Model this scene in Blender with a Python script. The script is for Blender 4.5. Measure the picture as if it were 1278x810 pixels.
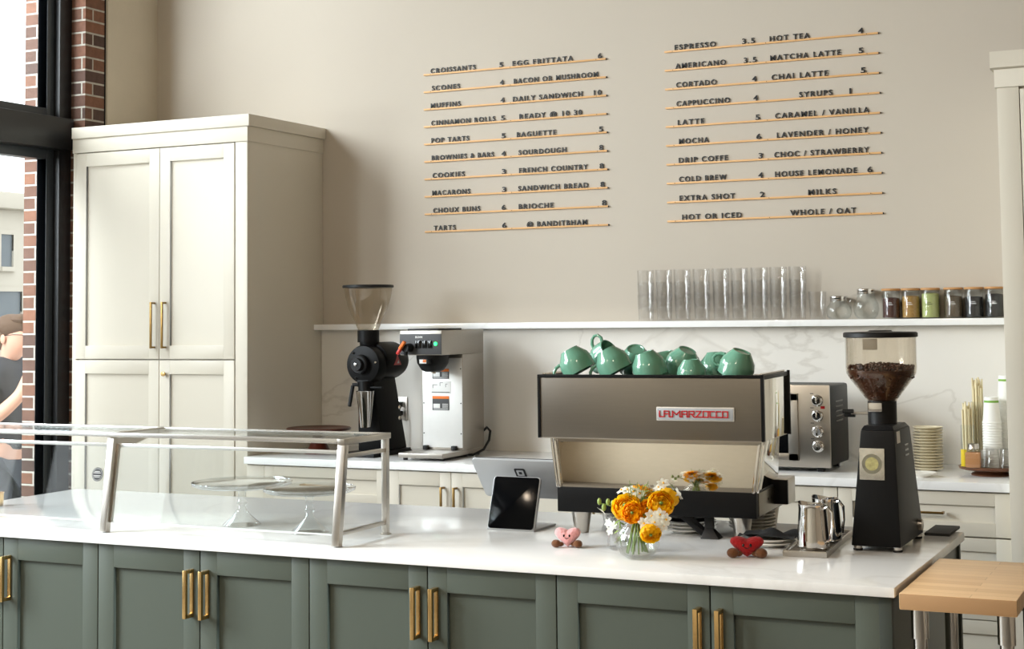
import bpy, bmesh, math, random
from mathutils import Vector, Matrix, Quaternion

for _o in list(bpy.data.objects):
    bpy.data.objects.remove(_o, do_unlink=True)
SC = bpy.context.scene
COL = SC.collection
R = math.radians
random.seed(7)

# ---------------------------------------------------------------- camera, sky, light, exposure
EXPOSURE = 0.02
SKY_STRENGTH = 2.6
DAY_NEAR, DAY_FAR = 190.0, 840.0       # daylight falling in through the first and second window
LAMP_POWER = 52.0
cam_d = bpy.data.cameras.new('camera')
cam = bpy.data.objects.new('camera', cam_d)
COL.objects.link(cam)
YAW, PITCH, ROLL = 0.4473, 0.0644, -0.0114
_f = Vector((-math.sin(YAW) * math.cos(PITCH), math.cos(YAW) * math.cos(PITCH), math.sin(PITCH)))
_r = Vector((math.cos(YAW), math.sin(YAW), 0))
_u = _r.cross(_f)
_r2 = _r * math.cos(ROLL) + _u * math.sin(ROLL)
_u2 = -_r * math.sin(ROLL) + _u * math.cos(ROLL)
_m = Matrix((_r2, _u2, -_f)).transposed().to_4x4()
_m.translation = Vector((0, -6.72, 1.5661))
cam.matrix_world = _m
cam_d.sensor_fit = 'HORIZONTAL'
cam_d.sensor_width = 36.0
cam_d.lens = 36.0 * 1902.6 / 1278.0
cam_d.shift_y = -131.75 / 1278.0
cam_d.clip_start = 0.05
cam_d.clip_end = 300
SC.camera = cam

world = bpy.data.worlds.new('sky')
SC.world = world
world.use_nodes = True
_wn = world.node_tree.nodes
_wb = _wn['Background']
_wb.inputs[0].default_value = (0.93, 0.97, 1.0, 1)
_wb.inputs[1].default_value = SKY_STRENGTH

vs = SC.view_settings
vs.view_transform = 'Standard'
vs.look = 'None'
vs.gamma = 1
vs.exposure = EXPOSURE
vs.use_curve_mapping = False
SC.cycles.max_bounces = 14
SC.cycles.transparent_max_bounces = 40
SC.cycles.glossy_bounces = 6
SC.cycles.transmission_bounces = 10
SC.cycles.caustics_reflective = False
SC.cycles.caustics_refractive = False
SC.cycles.sample_clamp_indirect = 6.0

WINDOWS = [(-0.57, -3.35), (-3.75, -6.55)]      # openings of the left wall, along Y
WZ0, WZ1 = 0.35, 4.25
for i, (ya, yb) in enumerate(WINDOWS):                           # sky portals in the window openings
    ld = bpy.data.lights.new('window_portal', 'AREA')
    ld.shape = 'RECTANGLE'
    ld.size = abs(yb - ya)
    ld.size_y = WZ1 - WZ0
    ld.cycles.is_portal = True
    lo = bpy.data.objects.new('window_portal', ld)
    COL.objects.link(lo)
    lo.location = (-5.70, (ya + yb) / 2, (WZ0 + WZ1) / 2)
    lo.rotation_euler = (Vector((1, 0, 0)).to_track_quat('-Z', 'Y')).to_euler()

for nm, loc, aim, sx, sy, pw in (('daylight', (-6.25, -2.45, 3.75), (-2.2, -0.2, 1.6), 2.2, 1.5, DAY_NEAR),
                                 ('daylight', (-6.25, -5.15, 2.9), (-2.2, -4.3, 0.5), 2.5, 2.4, DAY_FAR)):
    ld = bpy.data.lights.new(nm, 'AREA')
    ld.shape = 'RECTANGLE'
    ld.size, ld.size_y = sx, sy
    ld.energy = pw
    ld.color = (0.91, 0.96, 1.0)
    lo = bpy.data.objects.new(nm, ld)
    COL.objects.link(lo)
    lo.location = loc
    lo.rotation_euler = (Vector(aim) - Vector(loc)).to_track_quat('-Z', 'Y').to_euler()


# ---------------------------------------------------------------- helpers
def lin(c):
    return tuple((v / 255.0 / 12.92) if v / 255.0 <= 0.04045 else ((v / 255.0 + 0.055) / 1.055) ** 2.4 for v in c)


def mat(name, rgb, rough=0.5, metal=0.0, var=0.04, scale=20.0, bump=0.0, bscale=60.0, coat=0.0, spec=None,
        trans=0.0, ior=1.45, aniso=0.0, stretch=None, sheen=0.0, emit=None, estr=0.0):
    m = bpy.data.materials.new(name)
    m.use_nodes = True
    nt = m.node_tree
    b = nt.nodes['Principled BSDF']
    c = lin(rgb)
    tc = nt.nodes.new('ShaderNodeTexCoord')
    src = tc.outputs['Object']
    if stretch:
        mp = nt.nodes.new('ShaderNodeMapping')
        mp.inputs['Scale'].default_value = stretch
        nt.links.new(src, mp.inputs[0])
        src = mp.outputs[0]
    nz = nt.nodes.new('ShaderNodeTexNoise')
    nz.inputs['Scale'].default_value = scale
    nz.inputs['Detail'].default_value = 3
    nt.links.new(src, nz.inputs['Vector'])
    mx = nt.nodes.new('ShaderNodeMix')
    mx.data_type = 'RGBA'
    mx.inputs[6].default_value = (*[max(0, v * (1 - var)) for v in c], 1)
    mx.inputs[7].default_value = (*[min(1, v * (1 + var)) for v in c], 1)
    nt.links.new(nz.outputs[0], mx.inputs[0])
    nt.links.new(mx.outputs[2], b.inputs['Base Color'])
    b.inputs['Roughness'].default_value = rough
    b.inputs['Metallic'].default_value = metal
    b.inputs['Coat Weight'].default_value = coat
    b.inputs['Transmission Weight'].default_value = trans
    b.inputs['IOR'].default_value = ior
    b.inputs['Anisotropic'].default_value = aniso
    b.inputs['Sheen Weight'].default_value = sheen
    if spec is not None:
        b.inputs['Specular IOR Level'].default_value = spec
    if emit:
        b.inputs['Emission Color'].default_value = (*lin(emit), 1)
        b.inputs['Emission Strength'].default_value = estr
    if bump:
        n2 = nt.nodes.new('ShaderNodeTexNoise')
        n2.inputs['Scale'].default_value = bscale
        n2.inputs['Detail'].default_value = 4
        nt.links.new(src, n2.inputs['Vector'])
        bp = nt.nodes.new('ShaderNodeBump')
        bp.inputs['Strength'].default_value = bump
        bp.inputs['Distance'].default_value = 0.004
        nt.links.new(n2.outputs[0], bp.inputs['Height'])
        nt.links.new(bp.outputs[0], b.inputs['Normal'])
    return m


def glass(name, tint=(250, 252, 252), edge=0.9, face=0.05, rough=0.02, power=3.0):
    """thin clear glass: see-through facing you, brighter and more reflective at grazing angles"""
    m = bpy.data.materials.new(name)
    m.use_nodes = True
    nt = m.node_tree
    nt.nodes.clear()
    out = nt.nodes.new('ShaderNodeOutputMaterial')
    tr = nt.nodes.new('ShaderNodeBsdfTransparent')
    tr.inputs[0].default_value = (*lin(tint), 1)
    gl = nt.nodes.new('ShaderNodeBsdfGlossy')
    gl.inputs['Roughness'].default_value = rough
    lw = nt.nodes.new('ShaderNodeLayerWeight')
    lw.inputs[0].default_value = 0.5
    pw = nt.nodes.new('ShaderNodeMath')
    pw.operation = 'POWER'
    pw.inputs[1].default_value = power
    nt.links.new(lw.outputs['Facing'], pw.inputs[0])
    mr = nt.nodes.new('ShaderNodeMapRange')
    mr.inputs[3].default_value = face
    mr.inputs[4].default_value = edge
    nt.links.new(pw.outputs[0], mr.inputs[0])
    # a faint noise in the gloss so the sheet is not perfectly even
    nz = nt.nodes.new('ShaderNodeTexNoise')
    nz.inputs['Scale'].default_value = 4
    mul = nt.nodes.new('ShaderNodeMath')
    mul.operation = 'MULTIPLY_ADD'
    mul.inputs[1].default_value = 0.02
    nt.links.new(nz.outputs[0], mul.inputs[0])
    nt.links.new(mr.outputs[0], mul.inputs[2])
    mx = nt.nodes.new('ShaderNodeMixShader')
    nt.links.new(mul.outputs[0], mx.inputs[0])
    nt.links.new(tr.outputs[0], mx.inputs[1])
    nt.links.new(gl.outputs[0], mx.inputs[2])
    nt.links.new(mx.outputs[0], out.inputs[0])
    return m


def veined(name, base, vein, rough=0.15, scale=1.6, width=0.02, amount=0.6):
    m = mat(name, base, rough=rough, var=0.02, scale=3)
    nt = m.node_tree
    b = nt.nodes['Principled BSDF']
    old = b.inputs['Base Color'].links[0].from_socket
    tc = nt.nodes.new('ShaderNodeTexCoord')
    mp = nt.nodes.new('ShaderNodeMapping')
    mp.inputs['Rotation'].default_value = (0.5, 0.7, 0.4)
    nt.links.new(tc.outputs['Object'], mp.inputs[0])
    nz = nt.nodes.new('ShaderNodeTexNoise')
    nz.inputs['Scale'].default_value = scale
    nz.inputs['Detail'].default_value = 6
    nz.inputs['Distortion'].default_value = 1.2
    nt.links.new(mp.outputs[0], nz.inputs['Vector'])
    s = nt.nodes.new('ShaderNodeMath'); s.operation = 'SUBTRACT'; s.inputs[1].default_value = 0.5
    nt.links.new(nz.outputs[0], s.inputs[0])
    a = nt.nodes.new('ShaderNodeMath'); a.operation = 'ABSOLUTE'
    nt.links.new(s.outputs[0], a.inputs[0])
    mr = nt.nodes.new('ShaderNodeMapRange')
    mr.inputs[1].default_value = 0.0
    mr.inputs[2].default_value = width
    mr.inputs[3].default_value = amount
    mr.inputs[4].default_value = 0.0
    nt.links.new(a.outputs[0], mr.inputs[0])
    n3 = nt.nodes.new('ShaderNodeTexNoise'); n3.inputs['Scale'].default_value = 1.1
    nt.links.new(mp.outputs[0], n3.inputs['Vector'])
    m3 = nt.nodes.new('ShaderNodeMath'); m3.operation = 'MULTIPLY'
    nt.links.new(mr.outputs[0], m3.inputs[0]); nt.links.new(n3.outputs[0], m3.inputs[1])
    mx = nt.nodes.new('ShaderNodeMix'); mx.data_type = 'RGBA'
    nt.links.new(m3.outputs[0], mx.inputs[0])
    nt.links.new(old, mx.inputs[6])
    mx.inputs[7].default_value = (*lin(vein), 1)
    nt.links.new(mx.outputs[2], b.inputs['Base Color'])
    return m


def brick(name, swz):
    """running-bond bricks; swz picks which object axes run along and up the face"""
    m = bpy.data.materials.new(name)
    m.use_nodes = True
    nt = m.node_tree
    b = nt.nodes['Principled BSDF']
    tc = nt.nodes.new('ShaderNodeTexCoord')
    sp = nt.nodes.new('ShaderNodeSeparateXYZ')
    cb = nt.nodes.new('ShaderNodeCombineXYZ')
    nt.links.new(tc.outputs['Object'], sp.inputs[0])
    nt.links.new(sp.outputs[swz], cb.inputs[0])
    nt.links.new(sp.outputs[2], cb.inputs[1])
    br = nt.nodes.new('ShaderNodeTexBrick')
    br.inputs['Scale'].default_value = 1.0
    br.inputs['Brick Width'].default_value = 0.205
    br.inputs['Row Height'].default_value = 0.0655
    br.inputs['Mortar Size'].default_value = 0.0055
    br.inputs['Mortar Smooth'].default_value = 0.2
    br.inputs['Color1'].default_value = (*lin((150, 104, 82)), 1)
    br.inputs['Color2'].default_value = (*lin((94, 74, 67)), 1)
    br.inputs['Mortar'].default_value = (*lin((205, 198, 186)), 1)
    nt.links.new(cb.outputs[0], br.inputs['Vector'])
    nz = nt.nodes.new('ShaderNodeTexNoise'); nz.inputs['Scale'].default_value = 40; nz.inputs['Detail'].default_value = 5
    nt.links.new(tc.outputs['Object'], nz.inputs['Vector'])
    mx = nt.nodes.new('ShaderNodeMix'); mx.data_type = 'RGBA'; mx.blend_type = 'MULTIPLY'
    mx.inputs[0].default_value = 0.5
    nt.links.new(br.outputs[0], mx.inputs[6])
    nt.links.new(nz.outputs[0], mx.inputs[7])
    nt.links.new(mx.outputs[2], b.inputs['Base Color'])
    b.inputs['Roughness'].default_value = 0.9
    bp = nt.nodes.new('ShaderNodeBump'); bp.inputs['Strength'].default_value = 0.8; bp.inputs['Distance'].default_value = 0.006
    iv = nt.nodes.new('ShaderNodeMath'); iv.operation = 'SUBTRACT'; iv.inputs[0].default_value = 1.0
    nt.links.new(br.outputs[1], iv.inputs[1])
    nt.links.new(iv.outputs[0], bp.inputs['Height'])
    nt.links.new(bp.outputs[0], b.inputs['Normal'])
    return m


class MB:
    def __init__(self):
        self.bm = bmesh.new()

    def _faces(self, vs, fs):
        v = [self.bm.verts.new(p) for p in vs]
        for f in fs:
            try:
                self.bm.faces.new([v[i] for i in f])
            except ValueError:
                pass
        return v

    def hexa(self, p, bev=0.0):
        """p: 4 bottom corners then 4 top corners, both counter-clockwise from above"""
        v = self._faces(p, [(3, 2, 1, 0), (4, 5, 6, 7), (0, 1, 5, 4), (1, 2, 6, 5), (2, 3, 7, 6), (3, 0, 4, 7)])
        if bev:
            es = {e for x in v for e in x.link_edges}
            bmesh.ops.bevel(self.bm, geom=list(es), offset=bev, segments=2, profile=0.6, affect='EDGES', clamp_overlap=True)
        return self

    def box(self, x0, x1, y0, y1, z0, z1, bev=0.0):
        if x0 > x1: x0, x1 = x1, x0
        if y0 > y1: y0, y1 = y1, y0
        if z0 > z1: z0, z1 = z1, z0
        return self.hexa([(x0, y0, z0), (x1, y0, z0), (x1, y1, z0), (x0, y1, z0),
                          (x0, y0, z1), (x1, y0, z1), (x1, y1, z1), (x0, y1, z1)], bev)

    def bar(self, a, b, w, h, up=(0, 0, 1), bev=0.0):
        """rectangular bar from a to b; w across, h along up"""
        a, b = Vector(a), Vector(b)
        d = (b - a).normalized()
        up = Vector(up)
        s = d.cross(up).normalized()
        t = s.cross(d).normalized()
        def ring(c):
            return [c - s * w / 2 - t * h / 2, c + s * w / 2 - t * h / 2, c + s * w / 2 + t * h / 2, c - s * w / 2 + t * h / 2]
        ra, rb = ring(a), ring(b)
        v = self._faces([*ra, *rb], [(3, 2, 1, 0), (4, 5, 6, 7), (0, 1, 5, 4), (1, 2, 6, 5), (2, 3, 7, 6), (3, 0, 4, 7)])
        if bev:
            es = {e for x in v for e in x.link_edges}
            bmesh.ops.bevel(self.bm, geom=list(es), offset=bev, segments=2, profile=0.6, affect='EDGES', clamp_overlap=True)
        return self

    def cyl(self, a, b, r0, r1=None, seg=24, caps=True):
        a, b = Vector(a), Vector(b)
        r1 = r0 if r1 is None else r1
        d = (b - a).normalized()
        s = d.orthogonal().normalized()
        t = d.cross(s)
        va = [self.bm.verts.new(a + (s * math.cos(2 * math.pi * i / seg) + t * math.sin(2 * math.pi * i / seg)) * r0) for i in range(seg)]
        vb = [self.bm.verts.new(b + (s * math.cos(2 * math.pi * i / seg) + t * math.sin(2 * math.pi * i / seg)) * r1) for i in range(seg)]
        for i in range(seg):
            j = (i + 1) % seg
            self.bm.faces.new([va[i], va[j], vb[j], vb[i]])
        if caps:
            self.bm.faces.new(va[::-1])
            self.bm.faces.new(vb)
        return self

    def lathe(self, prof, c=(0, 0, 0), seg=32, rot=None, flute=None):
        """prof: (r, z) pairs; revolve about the z axis through c; flute=(count, depth) ribs the outline"""
        rings = []
        for r, z in prof:
            if r < 1e-6:
                p = Vector((0, 0, z))
                if rot: p = rot @ p
                rings.append([self.bm.verts.new(p + Vector(c))])
                continue
            ring = []
            for i in range(seg):
                an = 2 * math.pi * i / seg
                rr = r * (1 + (flute[1] * math.cos(flute[0] * an) if flute else 0))
                p = Vector((rr * math.cos(an), rr * math.sin(an), z))
                if rot: p = rot @ p
                ring.append(self.bm.verts.new(p + Vector(c)))
            rings.append(ring)
        for a, b in zip(rings, rings[1:]):
            if len(a) == 1 and len(b) == 1:
                continue
            for i in range(seg):
                j = (i + 1) % seg
                if len(a) == 1:
                    self.bm.faces.new([a[0], b[j], b[i]])
                elif len(b) == 1:
                    self.bm.faces.new([a[i], a[j], b[0]])
                else:
                    self.bm.faces.new([a[i], a[j], b[j], b[i]])
        return self

    def tube(self, pts, r, seg=10, closed=False):
        pts = [Vector(p) for p in pts]
        n = len(pts)
        rs = r if isinstance(r, (list, tuple)) else [r] * n
        rings = []
        prev = None
        for i, p in enumerate(pts):
            if closed:
                d = (pts[(i + 1) % n] - pts[i - 1]).normalized()
            else:
                d = (pts[min(i + 1, n - 1)] - pts[max(i - 1, 0)]).normalized()
            if prev is None:
                s = d.orthogonal().normalized()
            else:
                s = (prev - d * prev.dot(d))
                s = s.normalized() if s.length > 1e-6 else d.orthogonal().normalized()
            prev = s
            t = d.cross(s)
            rings.append([self.bm.verts.new(p + (s * math.cos(2 * math.pi * k / seg) + t * math.sin(2 * math.pi * k / seg)) * rs[i]) for k in range(seg)])
        m = n if closed else n - 1
        for i in range(m):
            a, b = rings[i], rings[(i + 1) % n]
            for k in range(seg):
                j = (k + 1) % seg
                self.bm.faces.new([a[k], a[j], b[j], b[k]])
        if not closed:
            self.bm.faces.new(rings[0][::-1])
            self.bm.faces.new(rings[-1])
        return self

    def prism(self, poly, fn, d0, d1, bev=0.0):
        """poly: 2-D outline; fn(a, b, d) -> 3-D point; extruded from d0 to d1"""
        n = len(poly)
        va = [self.bm.verts.new(fn(a, b, d0)) for a, b in poly]
        vb = [self.bm.verts.new(fn(a, b, d1)) for a, b in poly]
        self.bm.faces.new(va[::-1])
        self.bm.faces.new(vb)
        for i in range(n):
            j = (i + 1) % n
            self.bm.faces.new([va[i], va[j], vb[j], vb[i]])
        if bev:
            es = {e for x in va + vb for e in x.link_edges}
            bmesh.ops.bevel(self.bm, geom=list(es), offset=bev, segments=2, profile=0.6, affect='EDGES', clamp_overlap=True)
        return self

    def ell(self, c, rx, ry, rz, seg=16, rings=10, rot=None):
        prof = [(math.sin(math.pi * i / rings), -math.cos(math.pi * i / rings)) for i in range(rings + 1)]
        start = len(self.bm.verts)
        self.bm.verts.ensure_lookup_table()
        prof[0] = (0, -1); prof[-1] = (0, 1)
        self.lathe(prof, (0, 0, 0), seg)
        self.bm.verts.ensure_lookup_table()
        for v in self.bm.verts[start:]:
            p = Vector((v.co.x * rx, v.co.y * ry, v.co.z * rz))
            if rot: p = rot @ p
            v.co = p + Vector(c)
        return self

    def mesh(self, name, m, angle=35, smooth=True):
        bmesh.ops.remove_doubles(self.bm, verts=self.bm.verts, dist=1e-6)
        bmesh.ops.recalc_face_normals(self.bm, faces=self.bm.faces)
        if smooth:
            for f in self.bm.faces:
                f.smooth = True
            for e in self.bm.edges:
                if len(e.link_faces) == 2 and e.calc_face_angle(0) > R(angle):
                    e.smooth = False
        me = bpy.data.meshes.new(name)
        self.bm.to_mesh(me)
        self.bm.free()
        if m: me.materials.append(m)
        return me

    def build(self, name, m, parent=None, angle=35, smooth=True):
        o = bpy.data.objects.new(name, self.mesh(name, m, angle, smooth))
        COL.objects.link(o)
        if parent is not None: o.parent = parent
        return o


def tag(o, label=None, cat=None, group=None, kind=None):
    if label: o['label'] = label
    if cat: o['category'] = cat
    if group: o['group'] = group
    if kind: o['kind'] = kind
    return o


def thing(name, label, cat, loc=(0, 0, 0), rotz=0.0, group=None):
    o = bpy.data.objects.new(name, None)
    COL.objects.link(o)
    o.location = loc
    o.rotation_euler = (0, 0, rotz)
    o.empty_display_size = 0.05
    return tag(o, label, cat, group)


def place(o, loc, rotz=0.0):
    o.location = loc
    o.rotation_euler = (0, 0, rotz)
    return o


def struct(name, mb, m, parent=None, angle=35):
    o = mb.build(name, m, parent, angle)
    if parent is None: o['kind'] = 'structure'
    return o


def copy_tree(o, parent=None):
    c = o.copy()
    COL.objects.link(c)
    if parent is not None:
        c.parent = parent
    for ch in [x for x in bpy.data.objects if x.parent == o]:
        copy_tree(ch, c)
    return c


def text_mesh(s, width, height, depth, weight=0.02, spacing=1.18):
    """letters as a solid mesh: x to the right from 0 to width, z up from 0 to height, front face at y = 0"""
    cu = bpy.data.curves.new('letters', 'FONT')
    cu.body = s
    cu.size = 1.0
    cu.extrude = 0.05
    cu.offset = weight
    cu.space_character = spacing
    cu.resolution_u = 3
    ob = bpy.data.objects.new('letters', cu)
    COL.objects.link(ob)
    bpy.context.view_layer.update()
    dg = bpy.context.evaluated_depsgraph_get()
    me = bpy.data.meshes.new_from_object(ob.evaluated_get(dg))
    bpy.data.objects.remove(ob, do_unlink=True)
    xs = [v.co.x for v in me.vertices]
    x0, x1 = min(xs), max(xs)
    zs = [v.co.z for v in me.vertices]
    z0, z1 = min(zs), max(zs)
    sx = width / (x1 - x0)
    cap = 0.73 + weight
    for v in me.vertices:
        x, y, z = v.co
        v.co = ((x - x0) * sx, depth * (1 - (z - z0) / (z1 - z0)), y * height / cap)
    me.flip_normals()
    return me


def split_words(me, n):
    """cut one line of letters into its n words at the n - 1 widest gaps"""
    if n < 2:
        return [me]
    bm = bmesh.new()
    bm.from_mesh(me)
    spans, seen = [], set()
    for v in bm.verts:
        if v in seen: continue
        st, lo, hi = [v], v.co.x, v.co.x
        seen.add(v)
        while st:
            q = st.pop()
            lo, hi = min(lo, q.co.x), max(hi, q.co.x)
            for e in q.link_edges:
                w = e.other_vert(q)
                if w not in seen:
                    seen.add(w); st.append(w)
        spans.append((lo, hi))
    bm.free()
    spans.sort()
    gaps, hi = [], spans[0][1]
    for a, b in spans[1:]:
        gaps.append((a - hi, (a + hi) / 2))
        hi = max(hi, b)
    cuts = [-1e9] + sorted(c for g, c in sorted(gaps, reverse=True)[:n - 1]) + [1e9]
    out = []
    for a, b in zip(cuts, cuts[1:]):
        bm = bmesh.new()
        bm.from_mesh(me)
        bmesh.ops.delete(bm, geom=[v for v in bm.verts if not a < v.co.x <= b], context='VERTS')
        m2 = bpy.data.meshes.new('lettering')
        bm.to_mesh(m2)
        bm.free()
        out.append(m2)
    return out


def textobj(name, s, width, height, depth, m, parent, loc, weight=0.02, spacing=1.18):
    me = text_mesh(s, width, height, depth, weight, spacing)
    for w in split_words(me, len(s.split())):
        w.materials.append(m)
        o = bpy.data.objects.new(name, w)
        COL.objects.link(o)
        o.parent = parent
        o.location = loc


# ---------------------------------------------------------------- materials
M = {}
M['paint'] = mat('cream_wall_paint', (194, 184, 170), 0.75, var=0.025, scale=2.2, bump=0.12, bscale=25)
M['plaster'] = mat('rough_wall_plaster', (208, 198, 180), 0.85, var=0.06, scale=5, bump=0.5, bscale=14)
M['ceiling'] = mat('ceiling_boards', (150, 138, 122), 0.8)
M['side_wall'] = mat('taupe_side_wall', (150, 134, 114), 0.8)
M['floor'] = mat('grey_concrete_floor', (118, 110, 100), 0.5, var=0.12, scale=3, bump=0.1)
M['cream'] = mat('cream_cabinet_paint', (213, 206, 191), 0.38, var=0.015, scale=6)
M['cream_dark'] = mat('cabinet_gap', (92, 84, 70), 0.8)
M['green'] = mat('sage_green_paint', (80, 87, 79), 0.36, var=0.02, scale=6)
M['green_dark'] = mat('dark_green_post_paint', (52, 58, 52), 0.5)
M['quartz'] = veined('white_quartz', (248, 248, 247), (206, 203, 198), 0.13, 1.2, 0.03, 0.35)
M['marble'] = veined('veined_marble', (232, 228, 221), (178, 170, 158), 0.2, 0.9, 0.010, 0.6)
M['brickX'] = brick('brick_along_wall', 1)
M['brickY'] = brick('brick_across_jamb', 0)
M['black_metal'] = mat('black_powder_coated_metal', (10, 10, 11), 0.42, var=0.1, spec=0.2)
M['window_black'] = mat('black_window_paint', (26, 27, 29), 0.33, var=0.08)
M['black_plastic'] = mat('black_plastic', (14, 14, 15), 0.45, var=0.1, spec=0.35)
M['black_gloss'] = mat('black_gloss', (9, 9, 10), 0.12)
M['rubber'] = mat('dark_rubber', (30, 29, 28), 0.7)
M['steel'] = mat('brushed_steel', (196, 190, 182), 0.28, 1.0, var=0.05, scale=30, stretch=(1, 1, 30))
M['steel_panel'] = mat('brushed_steel_panel', (134, 128, 120), 0.30, 1.0, var=0.05, scale=8, stretch=(1, 1, 40))
M['steel_dull'] = mat('dull_brushed_steel', (158, 152, 144), 0.36, 0.9, var=0.05, scale=30, stretch=(1, 1, 30))
M['chrome'] = mat('polished_chrome', (224, 222, 220), 0.06, 1.0, var=0.02)
M['mirror'] = mat('polished_mirror_steel', (226, 221, 212), 0.045, 1.0, var=0.03, scale=7, bump=0.012, bscale=9)
M['brass'] = mat('brushed_brass', (216, 180, 122), 0.26, 1.0, var=0.05)
M['brass_dark'] = mat('aged_brass', (152, 122, 74), 0.32, 1.0, var=0.06)
M['wood_rail'] = mat('light_wood_rail', (222, 174, 118), 0.55, var=0.1, scale=60, stretch=(0.1, 1, 1))
M['letter'] = mat('black_letter', (16, 16, 16), 0.5)
M['glass'] = glass('clear_glass', (253, 254, 254), edge=0.7, face=0.02, power=3.5)
M['glass_thick'] = glass('thick_clear_glass', (254, 254, 254), edge=0.6, face=0.03, power=2.6)
M['glass_stand'] = glass('pressed_glass', (253, 254, 254), edge=0.95, face=0.07, rough=0.08, power=1.6)
M['pane'] = glass('sheet_glass', (250, 252, 252), edge=0.6, face=0.03, power=4)
M['hopper'] = glass('smoked_hopper_plastic', (248, 245, 240), edge=0.6, face=0.03, rough=0.06)
M['cup_green'] = mat('mint_glaze', (100, 148, 126), 0.14, var=0.06, scale=18, coat=0.3)
M['white_china'] = mat('white_china', (236, 232, 224), 0.2)
M['cream_china'] = mat('cream_china', (226, 214, 184), 0.35)
M['paper'] = mat('white_paper', (238, 237, 232), 0.6)
M['paper_green'] = mat('green_band', (118, 168, 60), 0.6)
M['dark_wood'] = mat('dark_brown_wood', (92, 56, 36), 0.35, var=0.25, scale=14, stretch=(1, 6, 1))
M['red_wood'] = mat('dark_red_wood', (78, 34, 22), 0.3, var=0.2, scale=14)
M['lid_wood'] = mat('light_wood_lid', (190, 140, 88), 0.5, var=0.12, scale=30, stretch=(1, 8, 1))
M['straw'] = mat('pale_straw_paper', (226, 212, 172), 0.6)
M['amber'] = mat('amber_syrup', (206, 150, 104), 0.15, trans=0.3)
M['yellow_pack'] = mat('yellow_packet', (226, 200, 40), 0.5)
M['red'] = mat('red_plastic', (192, 40, 30), 0.35)
M['orange'] = mat('orange_print', (232, 120, 40), 0.5)
M['yellow'] = mat('yellow_plastic', (236, 176, 40), 0.4)
M['label_dark'] = mat('dark_printed_label', (64, 64, 66), 0.5)
M['white_print'] = mat('white_print', (232, 232, 230), 0.5)
M['grey_alu'] = mat('grey_aluminium', (168, 170, 173), 0.36, 0.1, var=0.02)
M['screen'] = mat('black_screen', (6, 7, 9), 0.12, spec=0.08)
M['sash'] = mat('grey_black_sash_paint', (60, 66, 72), 0.3)
M['plush_pink'] = mat('pink_plush', (228, 160, 160), 0.95, var=0.12, scale=90, bump=1.0, bscale=160, sheen=0.6)
M['plush_red'] = mat('red_plush', (158, 8, 14), 0.95, var=0.14, scale=90, bump=1.0, bscale=160, sheen=0.15)
M['plush_brown'] = mat('brown_corduroy', (104, 64, 34), 0.95, var=0.15, scale=60, bump=0.8, bscale=120, sheen=0.2)
M['petal_yellow'] = mat('yellow_petal', (246, 178, 10), 0.5, var=0.12, scale=30)
M['petal_orange'] = mat('orange_petal', (236, 152, 10), 0.5, var=0.14, scale=30)
M['petal_white'] = mat('white_petal', (246, 244, 232), 0.5, var=0.03)
def petal(name, rgb, rgb2):
    m = mat(name, rgb, 0.55, var=0.08, scale=40)
    nt = m.node_tree
    b = nt.nodes['Principled BSDF']
    tl = nt.nodes.new('ShaderNodeBsdfTranslucent')
    tl.inputs[0].default_value = (*lin(rgb2), 1)
    mx = nt.nodes.new('ShaderNodeMixShader')
    mx.inputs[0].default_value = 0.5
    nt.links.new(b.outputs[0], mx.inputs[1])
    nt.links.new(tl.outputs[0], mx.inputs[2])
    nt.links.new(mx.outputs[0], nt.nodes['Material Output'].inputs[0])
    return m


M['petal_yellow'] = petal('yellow_petal', (255, 205, 20), (255, 210, 30))
M['petal_orange'] = petal('orange_petal', (252, 184, 20), (255, 190, 20))
M['petal_white'] = petal('white_petal', (250, 249, 240), (250, 250, 240))
M['stem'] = mat('green_stem', (112, 138, 62), 0.5, var=0.15)
M['leaf'] = mat('leaf_green', (138, 158, 84), 0.5, var=0.2)
M['water'] = glass('water', (246, 249, 246), edge=0.5, face=0.02)
M['beans'] = mat('roasted_beans', (74, 44, 30), 0.4, var=0.5, scale=160)
M['led'] = mat('green_led', (40, 220, 110), 0.3, emit=(40, 255, 120), estr=2.5)
M['red_led'] = mat('red_indicator', (150, 20, 24), 0.2)
M['cloth_black'] = mat('black_cloth', (16, 16, 17), 0.9, bump=0.4, bscale=120)
M['facade'] = mat('pale_stucco', (192, 184, 170), 0.9, var=0.04, scale=1.5)
M['facade_glass'] = mat('facade_window_glass', (96, 104, 110), 0.15)
M['asphalt'] = mat('pavement', (168, 166, 162), 0.9)
M['skin'] = mat('skin', (222, 172, 148), 0.55)
M['hair'] = mat('light_brown_hair', (98, 74, 56), 0.7, var=0.3, scale=60, stretch=(1, 1, 6), bump=0.6)
M['shirt'] = mat('grey_tshirt', (66, 68, 74), 0.9, bump=0.2)
M['trousers'] = mat('dark_trousers', (62, 66, 76), 0.9, bump=0.2)
M['spice_red'] = mat('dark_red_spice', (74, 40, 32), 0.8, var=0.6, scale=120)
M['spice_tan'] = mat('tan_seeds', (168, 128, 66), 0.8, var=0.5, scale=140)
M['spice_green'] = mat('pale_green_matcha', (178, 184, 118), 0.8, var=0.12, scale=60)
M['spice_brown'] = mat('brown_tea_leaves', (94, 78, 60), 0.8, var=0.6, scale=150)
M['spice_black'] = mat('black_tea_leaves', (38, 34, 32), 0.8, var=0.5, scale=150)


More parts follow.
